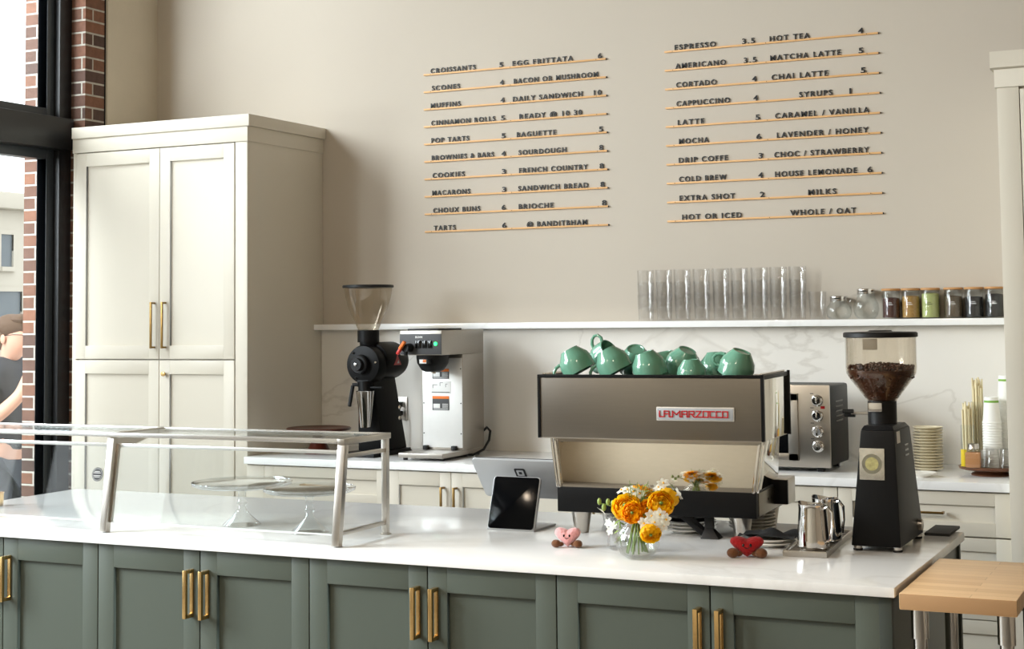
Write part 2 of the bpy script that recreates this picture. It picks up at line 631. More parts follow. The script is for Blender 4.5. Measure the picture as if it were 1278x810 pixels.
def wood_block():
    m = mat('butcher_block', (222, 182, 136), 0.4, var=0.1, scale=40, stretch=(0.15, 1, 1))
    nt = m.node_tree
    b = nt.nodes['Principled BSDF']
    old = b.inputs['Base Color'].links[0].from_socket
    tc = nt.nodes.new('ShaderNodeTexCoord')
    br = nt.nodes.new('ShaderNodeTexBrick')
    br.inputs['Scale'].default_value = 1.0
    br.inputs['Brick Width'].default_value = 0.32
    br.inputs['Row Height'].default_value = 0.042
    br.inputs['Mortar Size'].default_value = 0.0006
    br.inputs['Color1'].default_value = (*lin((236, 200, 154)), 1)
    br.inputs['Color2'].default_value = (*lin((206, 164, 118)), 1)
    br.inputs['Mortar'].default_value = (*lin((140, 100, 64)), 1)
    nt.links.new(tc.outputs['Object'], br.inputs['Vector'])
    mx = nt.nodes.new('ShaderNodeMix'); mx.data_type = 'RGBA'
    mx.inputs[0].default_value = 0.6
    nt.links.new(old, mx.inputs[6]); nt.links.new(br.outputs[0], mx.inputs[7])
    nt.links.new(mx.outputs[2], b.inputs['Base Color'])
    return m


M['block'] = wood_block()

# ---------------------------------------------------------------- room shell
XW = -5.3975          # inner face of the left wall
XO = -5.82            # outer face
CZ = 4.5
struct('floor', MB().box(XO, 3.2, -8.6, 0.3, -0.12, 0.0), M['floor'])
struct('ceiling', MB().box(XO, 3.2, -8.6, 0.3, CZ, CZ + 0.15), M['ceiling'])
struct('wall_back', MB().box(XO, 3.2, 0.0, 0.3, 0, CZ), M['paint'])
struct('wall_right', MB().box(3.0, 3.2, -8.4, 0.0, 0, CZ), M['side_wall'])
struct('wall_front', MB().box(XO, 3.2, -8.6, -8.4, 0, CZ), M['plaster'])
wl = MB()
wl.box(XO, XW, -0.412, 0.0, 0, CZ)
wl.box(XO, XW, -8.4, WINDOWS[-1][1], 0, CZ)
wl.box(XO, XW, WINDOWS[-1][1], -0.57, WZ1, CZ)
wl.box(XO, XW, WINDOWS[-1][1], -0.57, 0, WZ0)
for a, b in ((WINDOWS[0][1], WINDOWS[1][0]),):
    wl.box(XO, XW, b, a, WZ0, WZ1)
struct('wall_left', wl, M['plaster'])
bk = MB()
bk.box(XO, XW - 0.012, -0.57, -0.424, 0, WZ1)
bo = struct('wall_left_brick', bk, M['brickX'])
bo.data.materials.append(M['brickY'])
for p in bo.data.polygons:
    if abs(p.normal.y) > 0.7: p.material_index = 1
struct('trim_1', MB().box(XW - 0.03, XW - 0.012, -0.424, -0.412, 0, CZ - 0.02), M['black_metal'])


def window(n, ya, yb):
    w = thing('window_%d' % n, None, None)
    w['kind'] = 'structure'
    fr = MB()
    X0, X1 = -5.63, -5.50
    for y0, y1 in ((ya - 0.09, ya), (yb, yb + 0.09)):
        fr.box(X0, X1, y0, y1, WZ0, WZ1, 0.004)
    ym = (ya + yb) / 2
    fr.box(X0, X1, ym - 0.045, ym + 0.045, WZ0, WZ1, 0.004)
    for z0, z1 in ((WZ0, WZ0 + 0.09), (WZ1 - 0.09, WZ1)):
        fr.box(X0, X1, yb, ya, z0, z1, 0.004)
    fr.build('window_frame', M['window_black'], w)
    MB().box(-5.62, -5.455, yb + 0.02, ya - 0.03, 2.455, 2.62, 0.008).build('transom_bar', M['window_black'], w)
    for p0, p1 in ((yb + 0.09, ym - 0.045), (ym + 0.045, ya - 0.09)):
        for z0, z1 in ((WZ0 + 0.09, 2.46), (2.615, WZ1 - 0.09)):
            s = MB()
            t = 0.055
            xs0, xs1 = -5.60, -5.535
            s.box(xs0, xs1, p0, p0 + t, z0, z1, 0.004).box(xs0, xs1, p1 - t, p1, z0, z1, 0.004)
            s.box(xs0, xs1, p0 + t, p1 - t, z0, z0 + t, 0.004).box(xs0, xs1, p0 + t, p1 - t, z1 - t, z1, 0.004)
            so = s.build('window_sash', M['sash'], w)
            MB().box(-5.572, -5.564, p0 + t - .004, p1 - t + .004, z0 + t - .004, z1 - t + .004).build('pane', M['pane'], so)
    return w


for i, (ya, yb) in enumerate(WINDOWS):
    window(i + 1, ya, yb)

# ---------------------------------------------------------------- outside
struct('ground', MB().box(-60, XO - 0.001, -40, 60, -0.3, -0.15), M['asphalt'])
fb = thing('building', 'pale stucco building across the street, washed out by daylight', 'building', (-20, 12, -0.15))
MB().box(-4, 0, -14, 22, 0, 3.75, 0.02).build('wall', M['facade'], fb)
MB().box(-4.1, 0.22, -14.2, 22.2, 3.75, 4.05, 0.04).build('cornice', M['facade'], fb)
for k in range(7):
    y = 1.95 + (k - 4) * 2.9
    for (z0, z1, wd) in ((2.72, 3.3, 0.30), (1.55, 2.28, 0.75)):
        f = MB()
        f.box(-0.05, 0.06, y - wd / 2 - .08, y - wd / 2, z0 - .08, z1 + .08).box(-0.05, 0.06, y + wd / 2, y + wd / 2 + .08, z0 - .08, z1 + .08)
        f.box(-0.05, 0.06, y - wd / 2, y + wd / 2, z1, z1 + .08).box(-0.05, 0.09, y - wd / 2, y + wd / 2, z0 - .08, z0)
        fo = f.build('window', M['facade'], fb)
        MB().box(0.002, 0.02, y - wd / 2, y + wd / 2, z0, z1).build('pane', M['facade_glass'], fo)


def skin_mesh(name, joints, edges, m, parent=None, sub=2):
    me = bpy.data.meshes.new(name)
    me.from_pydata([j[0] for j in joints], edges, [])
    o = bpy.data.objects.new(name, me)
    COL.objects.link(o)
    o.modifiers.new('skin', 'SKIN').use_smooth_shade = True
    if not me.skin_vertices:
        bm_ = bmesh.new(); bm_.from_mesh(me); bm_.verts.layers.skin.verify(); bm_.to_mesh(me); bm_.free()
    for i, j in enumerate(joints):
        r = j[1]
        me.skin_vertices[0].data[i].radius = r if isinstance(r, tuple) else (r, r)
        me.skin_vertices[0].data[i].use_root = (i == 0)
    s = o.modifiers.new('sub', 'SUBSURF'); s.levels = sub; s.render_levels = sub
    bpy.context.view_layer.update()
    dg = bpy.context.evaluated_depsgraph_get()
    me2 = bpy.data.meshes.new_from_object(o.evaluated_get(dg))
    o.modifiers.clear()
    o.data = me2
    me2.materials.append(m)
    for p in me2.polygons: p.use_smooth = True
    if parent is not None: o.parent = parent
    return o


def person():
    # local frame: +x is the way the person faces, z = 0 on the pavement, 1.74 m tall
    j = [((0, 0, 0.92), (0.13, 0.16)), ((0.0, 0, 1.10), (0.115, 0.15)), ((-0.01, 0, 1.30), (0.12, 0.175)), ((-0.01, 0, 1.42), (0.09, 0.13)),
         ((0.02, 0, 1.50), 0.058), ((0.05, 0, 1.56), 0.072), ((0.062, 0, 1.635), (0.098, 0.078)), ((0.055, 0, 1.70), (0.075, 0.065)),
         # right arm (near the camera) bent up, hand at the chin
         ((0.0, -0.19, 1.40), 0.062), ((0.07, -0.25, 1.14), 0.047), ((0.22, -0.17, 1.30), 0.038), ((0.235, -0.06, 1.49), 0.030),
         # left arm across the body
         ((0.0, 0.19, 1.40), 0.062), ((0.04, 0.25, 1.12), 0.047), ((0.20, 0.10, 1.10), 0.038), ((0.26, -0.06, 1.12), 0.032),
         # legs
         ((0, -0.10, 0.86), 0.095), ((0.03, -0.11, 0.48), 0.062), ((-0.01, -0.11, 0.10), 0.042), ((0.13, -0.12, 0.035), 0.034),
         ((0, 0.10, 0.86), 0.095), ((0.03, 0.11, 0.48), 0.062), ((-0.01, 0.11, 0.10), 0.042), ((0.13, 0.12, 0.035), 0.034),
         ((0.158, 0, 1.612), 0.016)]
    e = [(0, 1), (1, 2), (2, 3), (3, 4), (4, 5), (5, 6), (6, 7), (3, 8), (8, 9), (9, 10), (10, 11), (3, 12), (12, 13), (13, 14), (14, 15),
         (0, 16), (16, 17), (17, 18), (18, 19), (0, 20), (20, 21), (21, 22), (22, 23), (6, 24)]
    # fingers: short chains rooted in each hand
    def fingers(base, root, d, side, up):
        d, side, up = Vector(d).normalized(), Vector(side).normalized(), Vector(up).normalized()
        b = Vector(base)
        for k, ln in enumerate((0.066, 0.074, 0.070, 0.056)):
            p0 = b + d * 0.055 + side * (k - 1.5) * 0.019
            p1 = p0 + d * ln * 0.5 + up * 0.006
            p2 = p1 + d * ln * 0.35 + up * 0.022
            n = len(j)
            j.extend([(tuple(p0), 0.0095), (tuple(p1), 0.0085), (tuple(p2), 0.007)])
            e.extend([(root, n), (n, n + 1), (n + 1, n + 2)])
        n = len(j)
        t0 = b + d * 0.02 - side * 0.032
        t1 = t0 + d * 0.03 - side * 0.014 + up * 0.01
        j.extend([(tuple(t0), 0.011), (tuple(t1), 0.009)])
        e.extend([(root, n), (n, n + 1)])
    fingers((0.235, -0.06, 1.49), 11, (-0.15, 0.3, 1), (1, 0, 0.1), (-0.6, 0.8, 0))
    fingers((0.26, -0.06, 1.12), 15, (0.3, -1, 0.1), (0, 0.1, 1), (-1, -0.2, 0))
    body = skin_mesh('person', j, e, M['skin'])
    tag(body, 'person outside the window in grey t-shirt and glasses, hand at chin', 'person')
    sj = [((0, 0, 0.93), (0.15, 0.18)), ((0, 0, 1.10), (0.135, 0.17)), ((-0.01, 0, 1.30), (0.14, 0.195)), ((0.0, 0, 1.42), (0.125, 0.18)),
          ((0.0, -0.19, 1.42), 0.085), ((0.05, -0.24, 1.20), 0.078), ((0.0, 0.19, 1.42), 0.085), ((0.03, 0.24, 1.19), 0.078), ((0.02, 0, 1.53), (0.085, 0.095))]
    skin_mesh('t_shirt', sj, [(0, 1), (1, 2), (2, 3), (3, 4), (4, 5), (3, 6), (6, 7), (3, 8)], M['shirt'], body)
    tj = [((0, 0, 0.93), (0.135, 0.165)), ((0, -0.10, 0.84), 0.108), ((0.03, -0.11, 0.48), 0.078), ((-0.01, -0.11, 0.09), 0.062),
          ((0, 0.10, 0.84), 0.108), ((0.03, 0.11, 0.48), 0.078), ((-0.01, 0.11, 0.09), 0.062)]
    skin_mesh('trousers', tj, [(0, 1), (1, 2), (2, 3), (0, 4), (4, 5), (5, 6)], M['trousers'], body)
    h = MB()
    h.ell((0.035, 0, 1.695), 0.108, 0.088, 0.075, 20, 12)
    h.ell((-0.015, 0, 1.64), 0.075, 0.084, 0.085, 20, 12)
    h.ell((0.095, 0, 1.735), 0.055, 0.07, 0.035, 16, 8)
    h.build('hair', M['hair'], body)
    g = MB()
    for s in (-1, 1):
        g.tube([(0.158 + 0.004 * math.cos(a), s * 0.034 + 0.022 * math.cos(a), 1.642 + 0.017 * math.sin(a)) for a in [k * math.pi / 8 for k in range(16)]], 0.0022, 6, True)
        g.tube([(0.158, s * 0.056, 1.645), (0.10, s * 0.079, 1.648), (0.03, s * 0.083, 1.640)], 0.0022, 6)
    g.tube([(0.160, -0.012, 1.645), (0.162, 0.012, 1.645)], 0.0022, 6)
    g.build('glasses', M['black_plastic'], body)
    ears = MB()
    for s in (-1, 1):
        ears.ell((0.035, s * 0.082, 1.622), 0.017, 0.009, 0.028, 10, 8)
    ears.build('ears', M['skin'], body)
    body.location = (-6.60, 0.12, -0.15)
    body.rotation_euler = (0, 0, R(8))
    return body


person()


# ---------------------------------------------------------------- cabinets
def shaker(mb, x0, x1, z0, z1, y, w=0.062, top=None, bot=None, t=0.02, rec=0.013):
    """shaker front in one mesh; front face at y, facing -Y"""
    top = top or w
    bot = bot or w
    b = 0.0012
    mb.box(x0, x0 + w, y, y + t, z0, z1, b)
    mb.box(x1 - w, x1, y, y + t, z0, z1, b)
    mb.box(x0 + w, x1 - w, y, y + t, z0, z0 + bot, b)
    mb.box(x0 + w, x1 - w, y, y + t, z1 - top, z1, b)
    mb.box(x0 + w - .002, x1 - w + .002, y + rec, y + t - .001, z0 + bot - .002, z1 - top + .002)
    return mb


def bar_pull(parent, x, y, z0, z1, m, r=0.0045, out=0.03, name='handle', horizontal=None):
    h = MB()
    if horizontal:
        xa, xb = horizontal
        z = z0
        h.bar((xa, y - out, z), (xb, y - out, z), 0.010, 0.009, bev=0.001)
        for xx in (xa + 0.005, xb - 0.005):
            h.bar((xx, y - out, z), (xx, y, z), 0.009, 0.009, bev=0.001)
    else:
        h.bar((x, y - out, z0), (x, y - out, z1), 0.009, 0.010, up=(0, 1, 0), bev=0.001)
        for zz in (z0 + 0.005, z1 - 0.005):
            h.bar((x, y - out, zz), (x, y, zz), 0.009, 0.009, bev=0.001)
    return h.build(name, m, parent)


# tall cabinet in the corner
YB = -0.6695
t = thing('tall_cabinet', 'tall cream four-door cabinet with brass pulls beside the window', 'cabinet', (0, 0, 0))
c = MB()
c.box(XW + 0.003, -4.316, YB + 0.02, -0.002, 0.10, 2.43)
c.box(XW + 0.003, -4.316, YB + 0.08, -0.002, 0.001, 0.10)
c.build('carcass', M['cream'], t)
c = MB()
c.box(XW + 0.003, -5.372, YB, YB + 0.02, 0.10, 2.43, .001)
c.box(-4.386, -4.316, YB, YB + 0.02, 0.10, 2.43, .001)
c.build('face_frame', M['cream'], t)
MB().box(XW + 0.003, -4.309, YB - 0.008, -0.002, 2.43, 2.503, .0015).build('frieze', M['cream'], t)
MB().box(XW + 0.003, -4.295, -0.686, -0.002, 2.503, 2.5605, .002).build('crown', M['cream'], t)
for x0, x1 in ((-5.369, -4.842), (-4.838, -4.389)):
    if x0 < -5: sx0, sx1 = -5.369, -4.842
    d = shaker(MB(), x0, x1, 1.380, 2.425, YB - 0.004, 0.062, 0.068, 0.066).build('door', M['cream'], t)
    bar_pull(d, -4.868 if x0 < -5 else -4.80, YB - 0.004, 1.433, 1.661, M['brass_dark'])
    d = shaker(MB(), x0, x1, 0.12, 1.374, YB - 0.004, 0.062, 0.068, 0.066).build('door', M['cream'], t)
    if x0 > -5:
        MB().lathe([(0, 0.026), (.011, .024), (.0125, .018), (.010, .012), (.005, .008), (.005, 0)], (-4.80, YB - .004, 1.308),
                   20, Matrix.Rotation(R(90), 3, 'X')).build('knob', M['brass'], d)

# right tall cabinet
t = thing('tall_cabinet', 'tall cream cabinet cut off by the right edge of the photo', 'cabinet')
YR = -0.735
MB().box(-0.822, 0.40, YR + 0.02, -0.002, 0.001, 2.415).build('carcass', M['cream'], t)
MB().box(-0.822, -0.742, YR, YR + 0.02, 0.10, 2.415, .001).build('face_frame', M['cream'], t)
MB().box(-0.829, 0.41, YR - 0.008, -0.002, 2.415, 2.484, .0015).build('frieze', M['cream'], t)
c = MB()
c.prism([(0, 2.484), (-0.012, 2.490), (-0.012, 2.552), (0.3, 2.552), (0.3, 2.484)], lambda a, b, d: (d, YR - 0.008 + a, b), -0.842, 0.42)
c.build('crown', M['cream'], t)
shaker(MB(), -0.738, -0.20, 0.12, 2.405, YR - .002, 0.062).build('door', M['cream'], t)
shaker(MB(), -0.196, 0.38, 0.12, 2.405, YR - .002, 0.062).build('door', M['cream'], t)

# back base cabinets
YF = -0.68
def base_unit(label, x0, x1):
    t = thing('base_cabinet', label, 'cabinet', (0, 0, 0), 0, 'cream base cabinets along the back wall')
    c = MB()
    c.box(x0 + .001, x1 - .001, YF + 0.02, -0.004, 0.10, 0.884)
    c.box(x0 + .001, x1 - .001, YF + 0.09, -0.004, 0.001, 0.10)
    c.build('carcass', M['cream'], t)
    return t
t = base_unit('cream drawer cabinet tucked against the tall cabinet', -4.312, -3.537)
MB().box(-4.310, -4.212, YF, YF + .02, 0.10, 0.882, .001).build('filler_strip', M['cream'], t)
d = shaker(MB(), -4.209, -3.540, 0.715, 0.880, YF - .002, 0.055, 0.048, 0.050).build('drawer', M['cream'], t)
bar_pull(d, 0, YF - .002, 0.80, 0, M['brass_dark'], horizontal=(-3.99, -3.80))
d = shaker(MB(), -4.209, -3.540, 0.41, 0.711, YF - .002, 0.055).build('drawer', M['cream'], t)
bar_pull(d, 0, YF - .002, 0.60, 0, M['brass_dark'], horizontal=(-3.99, -3.80))
d = shaker(MB(), -4.209, -3.540, 0.105, 0.406, YF - .002, 0.055).build('drawer', M['cream'], t)
bar_pull(d, 0, YF - .002, 0.30, 0, M['brass_dark'], horizontal=(-3.99, -3.80))
for lab, x0, x1 in (('cream two-door base cabinet under the coffee brewer', -3.537, -2.887), ('cream two-door base cabinet hidden behind the tablet', -2.887, -2.20),
                    ('cream two-door base cabinet behind the espresso machine', -2.20, -1.483)):
    t = base_unit(lab, x0, x1)
    xm = (x0 + x1) / 2
    for a, b, hx in ((x0 + .002, xm - .0015, xm - .036), (xm + .0015, x1 - .002, xm + .028)):
        d = shaker(MB(), a, b, 0.105, 0.880, YF - .002, 0.055, 0.062).build('door', M['cream'], t)
        bar_pull(d, hx, YF - .002, 0.66, 0.818, M['brass_dark'])
t = base_unit('cream three-drawer base cabinet against the right tall cabinet', -1.483, -0.826)
for z0, z1, hz in ((0.714, 0.880, 0.801), (0.404, 0.708, 0.62), (0.105, 0.400, 0.31)):
    d = shaker(MB(), -1.481, -0.829, z0, z1, YF - .002, 0.055, 0.050, 0.052).build('drawer', M['cream'], t)
    bar_pull(d, 0, YF - .002, hz, 0, M['brass_dark'], horizontal=(-1.24, -1.07))
tag(MB().box(-4.313, -0.824, -0.702, -0.004, 0.886, 0.92, 0.002).build('back_worktop', M['quartz']),
    'long white stone worktop running along the back wall', 'worktop')
struct('trim_2', MB().box(-4.313, -0.824, -0.022, -0.001, 0.92, 1.510), M['marble'])
tag(MB().box(-4.313, -0.824, -0.0945, -0.001, 1.5115, 1.5405, 0.0015).build('wall_shelf', M['quartz']),
    'long narrow white stone shelf above the back worktop', 'shelf')

# island
ID, IBK, IXR, IXL = -3.0543, -2.0604, -0.7715, -4.125
YD = -3.032
tag(MB().box(IXL, IXR, ID, IBK, 0.896, 0.92, 0.002).build('island_worktop', M['quartz']),
    'white stone island worktop on the sage green cabinets in front', 'worktop')


def double_handle(parent, x, y, z0, z1):
    h = MB()
    h.box(x - .006, x + .006, y - .005, y, z0, z1, .0012)
    h.box(x - .006, x + .006, y - .040, y - .029, z0, z1, .0015)
    for a, b in ((z0, z0 + .011), (z1 - .011, z1)):
        h.box(x - .006, x + .006, y - .030, y - .004, a, b, .0012)
    return h.build('handle', M['brass'], parent)


edges = [-4.10, -3.945, -3.562, -3.181, -2.799, -2.419, -2.037, -1.653, -1.233, -0.811]
island_labels = {-3.181: 'sage green island cabinet under the middle of the glass guard',
                 -2.419: 'sage green island cabinet below the tablet stand',
                 -1.653: 'sage green island cabinet under the vase and the red heart',
                 -3.945: 'sage green island cabinet cut off by the left photo edge'}
for i in (1, 3, 5, 7):
    x0, xm, x1 = edges[i], edges[i + 1], edges[i + 2]
    t = thing('island_cabinet', island_labels[x0], 'cabinet', (0, 0, 0), 0, 'sage green island cabinets')
    c = MB()
    xe = x1 - (.003 if x1 > -.9 else .0005)
    c.box(x0 + .0005, xe, YD + .021, -2.10, 0.10, 0.895)
    c.box(x0 + .0005, xe, YD + .09, -2.14, 0.001, 0.10)
    c.build('carcass', M['green_dark'], t)
    for a, b, side in ((x0, xm, 1), (xm, x1, -1)):
        d = shaker(MB(), a + .0018, b - .0018, 0.12, 0.892, YD, 0.058, 0.068, 0.07).build('door', M['green'], t)
        double_handle(d, (b - .028) if side > 0 else (a + .028), YD, 0.698, 0.838)
t = thing('island_end_panel', 'sage green end panel with dark corner post, by the wooden table', 'panel')
MB().box(-0.811, -0.789, YD + .004, -2.09, 0.001, 0.895, .001).build('side_panel', M['green'], t)
MB().box(-0.813, -0.783, YD - .002, YD + .030, 0.001, 0.895, .001).build('corner_post', M['green_dark'], t)
MB().box(-0.8105, -0.783, -2.09, -2.065, 0.001, 0.895, .001).build('corner_post', M['green_dark'], t)
tag(MB().box(-4.118, -3.947, YD + .004, -2.09, 0.001, 0.895, .001).build('island_end_panel', M['green']),
    'sage green end panel of the island on the window side', 'panel')

# butcher block table
t = thing('butcher_block_table', 'butcher block table on chrome legs at the right of the island', 'table', (-0.757, -3.074, 0), R(0.6))
MB().box(0, 0.264, 0, 0.556, 0.874, 0.912, 0.003).build('table_top', M['block'], t)
for lx, ly in ((0.036, 0.06), (0.232, 0.06), (0.036, 0.50), (0.232, 0.50)):
    l = MB().cyl((lx, ly, 0.03), (lx, ly, 0.80), 0.0165, seg=24).build('leg', M['chrome'], t)
    MB().cyl((lx, ly, 0.80), (lx, ly, 0.874), 0.0205, seg=24).build('leg_collar', M['chrome'], l)
    MB().cyl((lx, ly, 0.0), (lx, ly, 0.03), 0.014, 0.012, seg=16).build('foot', M['rubber'], l)
MB().box(0.03, 0.24, 0.05, 0.52, 0.20, 0.215, .002).build('lower_shelf', M['steel'], t)

# ---------------------------------------------------------------- menu on the wall
def rail_x(board, u):
    """place along a menu row from the row's own photo span: linear in between is close enough over one word"""
    (ua, xa), (ub, xb) = board
    k = (u - ua) / (ub - ua)
    persp = 0.028                                  # the wall recedes to the left: near (right) pixels cover less wall
    k = k + persp * k * (1 - k)
    return xa + (xb - xa) * k


LB = ((530.0, -3.7072), (758.3, -2.7137))
RB = ((832.0, -2.4162), (1099.0, -1.418))
def l_(v): return 520 + v / 5.112
def r_(v): return 820 + v / 4.407
LEFT = [(("CROISSANTS", 95, 390), ("5", 543, 567), ("EGG FRITTATA", 628, 1013), ("6", 1168, 1193)),
        (("SCONES", 103, 287), ("4", 545, 570), ("BACON OR MUSHROOM", 635, 1167)),
        (("MUFFINS", 95, 290), ("4", 548, 573), ("DAILY SANDWICH", 628, 1068), ("10", 1140, 1187)),
        (("CINNAMON ROLLS", 97, 513), ("5", 550, 575), ("READY @ 10 30", 668, 1063)),
        (("POP TARTS", 97, 343), ("5", 552, 577), ("BAGUETTE", 650, 900), ("5", 1168, 1193)),
        (("BROWNIES & BARS", 98, 502), ("4", 550, 577), ("SOURDOUGH", 660, 962), ("8", 1168, 1193)),
        (("COOKIES", 103, 312), ("3", 552, 577), ("FRENCH COUNTRY", 662, 1095), ("8", 1168, 1195)),
        (("MACARONS", 100, 347), ("3", 552, 577), ("SANDWICH BREAD", 655, 1095), ("8", 1172, 1198)),
        (("CHOUX BUNS", 105, 410), ("6", 548, 573), ("BRIOCHE", 657, 877), ("8", 1180, 1208)),
        (("TARTS", 108, 250), ("6", 550, 577), ("@ BANDITBHAM", 707, 1085))]
RIGHT = [(("ESPRESSO", 110, 343), ("3.5", 490, 560), ("HOT TEA", 642, 862), ("4", 1123, 1150)),
         (("AMERICANO", 112, 397), ("3.5", 497, 567), ("MATCHA LATTE", 643, 1028), ("5", 1123, 1148)),
         (("CORTADO", 115, 342), ("4", 540, 565), ("CHAI LATTE", 648, 957), ("5", 1132, 1158)),
         (("CAPPUCCINO", 115, 415), ("4", 545, 570), ("SYRUPS", 797, 977), ("1", 1068, 1078)),
         (("LATTE", 120, 270), ("5", 555, 578), ("CARAMEL / VANILLA", 663, 1172)),
         (("MOCHA", 125, 293), ("6", 557, 583), ("LAVENDER / HONEY", 670, 1165)),
         (("DRIP COFFE", 122, 398), ("3", 567, 590), ("CHOC / STRAWBERRY", 653, 1165)),
         (("COLD BREW", 122, 388), ("4", 563, 588), ("HOUSE LEMONADE", 655, 1098), ("6", 1153, 1180)),
         (("EXTRA SHOT", 122, 432), ("2", 570, 595), ("MILKS", 833, 985)),
         (("HOT OR ICED", 135, 467), ("WHOLE / OAT", 733, 1088))]
for board, rows, fn, z1, dz in ((LB, LEFT, l_, 2.7952, -0.0884), (RB, RIGHT, r_, 2.8011, -0.0886)):
    xa, xb = board[0][1], board[1][1]
    for i, row in enumerate(rows):
        z = z1 + i * dz
        words = [w[0] for w in row if not w[0].replace('.', '').isdigit()]
        lab = 'thin wooden menu rail on the wall reading ' + ' and '.join(words).replace(' / ', ' or ').replace('@ BANDITBHAM', 'an online handle')
        t = thing('menu_rail', lab, 'menu rail', (xa, 0, z), 0, 'wooden letter rails of the wall menu')
        rl = MB()
        rl.box(0, xb - xa, -0.009, -0.001, -0.0045, 0.0040, .0008)
        rl.build('rail', M['wood_rail'], t)
        for k in (0.04, 0.49, 0.95):
            MB().cyl(((xb - xa) * k, -0.0105, 0), ((xb - xa) * k, -0.008, 0), 0.0018, seg=10).build('nail', M['letter'], t)
        MB().cyl((xb - xa, -0.006, -0.001), (xb - xa + .004, -0.006, -0.001), 0.0038, seg=10).build('end_cap', M['letter'], t)
        for wd, a, b in row:
            x0, x1 = rail_x(board, fn(a)), rail_x(board, fn(b))
            textobj('lettering', wd, x1 - x0, 0.0262, 0.003, M['letter'], t, (x0 - xa, -0.0060, 0.0050), 0.020, 1.3)

# ---------------------------------------------------------------- shelf contents
SZ = 1.5405
def tumbler_mesh():
    b = MB()
    b.lathe([(0, 0.0), (.031, 0.0), (.0335, .003), (.0385, .085), (.0395, .123), (.0385, .1235), (.0372, .122), (.0362, .085), (.0315, .014), (.028, .010), (0, .009)], seg=28)
    return b.mesh('tumbler', M['glass_thick'], 50)
tum = tumbler_mesh()
words = ['leftmost', 'second', 'third', 'fourth', 'fifth', 'sixth', 'seventh', 'eighth', 'rightmost']
cols = [-2.515, -2.425, -2.335, -2.242, -2.150, -2.062, -1.969, -1.883, -1.795]
for k, x in enumerate(cols):
    for n in range(3):
        o = bpy.data.objects.new('tumbler', tum)
        COL.objects.link(o)
        o.location = (x + 0.001 * math.sin(k * 7 + n), -0.048, SZ + 0.0005 + n * 0.0565)
        where = ('at the bottom', 'in the middle', 'on top')[n]
        nth = words[k] + ' stack' + ('' if k in (0, 8) else ' from the left')
        tag(o, 'clear glass tumbler %s of the %s on the shelf' % (where, nth), 'glass', 'stacked tumblers on the shelf')
o = bpy.data.objects.new('tumbler', tum); COL.objects.link(o); o.location = (-1.707, -0.048, SZ + .0005)
tag(o, 'single clear tumbler standing right of the stacked tumblers', 'glass', 'stacked tumblers on the shelf')

def teapot(x, h, lab, big):
    t = thing('glass_pitcher', lab, 'pitcher', (x, -0.050, SZ), R(20 if big else 0), 'round glass pitchers on the shelf')
    b = MB()
    s = h / 0.115
    r = 0.0585 if not big else 0.057
    rn = 0.036 if not big else 0.037
    pr = [(0, 0.001), (r * .62, 0.001), (r * .86, .014 * s), (r, .040 * s), (r * .93, .064 * s), (r * .74, .084 * s), (rn, .095 * s), (rn, h)]
    pr += [(rn - .002, h), (rn - .002, .095 * s), (r * .72, .0835 * s), (r * .90, .063 * s), (r - .003, .040 * s), (r * .83, .016 * s), (r * .6, .004), (0, .004)]
    b.lathe(pr, seg=32)
    b.build('body', M['glass'], t, 50)
    l = MB()
    l.lathe([(0, h + .012), (rn + .001, h + .012), (rn + .003, h + .009), (rn + .003, h + .0035), (rn + .001, h), (rn + .001, h - .003), (rn + .003, h - .005), (rn + .0025, h - .009), (rn, h - .010)], seg=32)
    l.build('lid', M['chrome'], t)
    a = [(-rn - .001, 0, h - .012), (-rn - .020, 0, h - .016), (-r - .012, 0, h * .62), (-r - .010, 0, h * .38), (-r + .004, 0, h * .26)]
    MB().tube(a, 0.0042, 8).build('handle', M['glass_thick'], t)
teapot(-1.612, 0.090, 'shorter round glass pitcher with a metal lid, beside the single tumbler', False)
teapot(-1.492, 0.120, 'taller round glass pitcher with a metal lid, beside the spice jars', True)

for x, ms, fill, lab in ((-1.384, 'spice_red', .088, 'wooden-lidded glass jar of dark red spice'), (-1.300, 'spice_tan', .095, 'wooden-lidded glass jar of tan seeds'),
                         (-1.217, 'spice_green', .105, 'wooden-lidded glass jar of pale green powder'), (-1.121, 'spice_brown', .092, 'wooden-lidded glass jar of speckled brown tea'),
                         (-1.036, 'spice_black', .088, 'wooden-lidded glass jar of black tea, second from the right end'), (-0.953, 'spice_black', .098, 'wooden-lidded glass jar of black tea at the right end')):
    t = thing('spice_jar', lab, 'jar', (x, -0.048, SZ), 0, 'wooden-lidded jars on the shelf')
    r = 0.0395
    MB().lathe([(0, .0005), (r - .004, .0005), (r, .004), (r, .108), (r - .003, .114), (r - .003, .120), (r - .005, .120), (r - .005, .113), (r - .0025, .107), (r - .0025, .006), (0, .005)], seg=32).build('jar', M['glass'], t)
    MB().lathe([(0, .0055), (r - .004, .0055), (r - .0035, fill), (r * .5, fill + .004), (0, fill + .002)], seg=32).build('contents', M[ms], t)
    lb = MB()
    lb.prism([(-.014, .060), (.014, .060), (.014, .0625), (-.014, .0625)], lambda a, b, d: (r * math.sin(a / r) * 1 + d * math.sin(a / r), -(r + d) * math.cos(a / r), b), 0.0002, 0.0008)
    lb.prism([(-.010, .068), (.010, .068), (.010, .070), (-.010, .070)], lambda a, b, d: ((r + d) * math.sin(a / r), -(r + d) * math.cos(a / r), b), 0.0002, 0.0008)
    lb.build('label_line', M['white_print'] if ms != 'spice_green' else M['letter'], t)
    MB().lathe([(0, .121), (r - .002, .121), (r + .001, .1225), (r + .001, .129), (r - .001, .131), (0, .131)], seg=32).build('lid', M['lid_wood'], t)

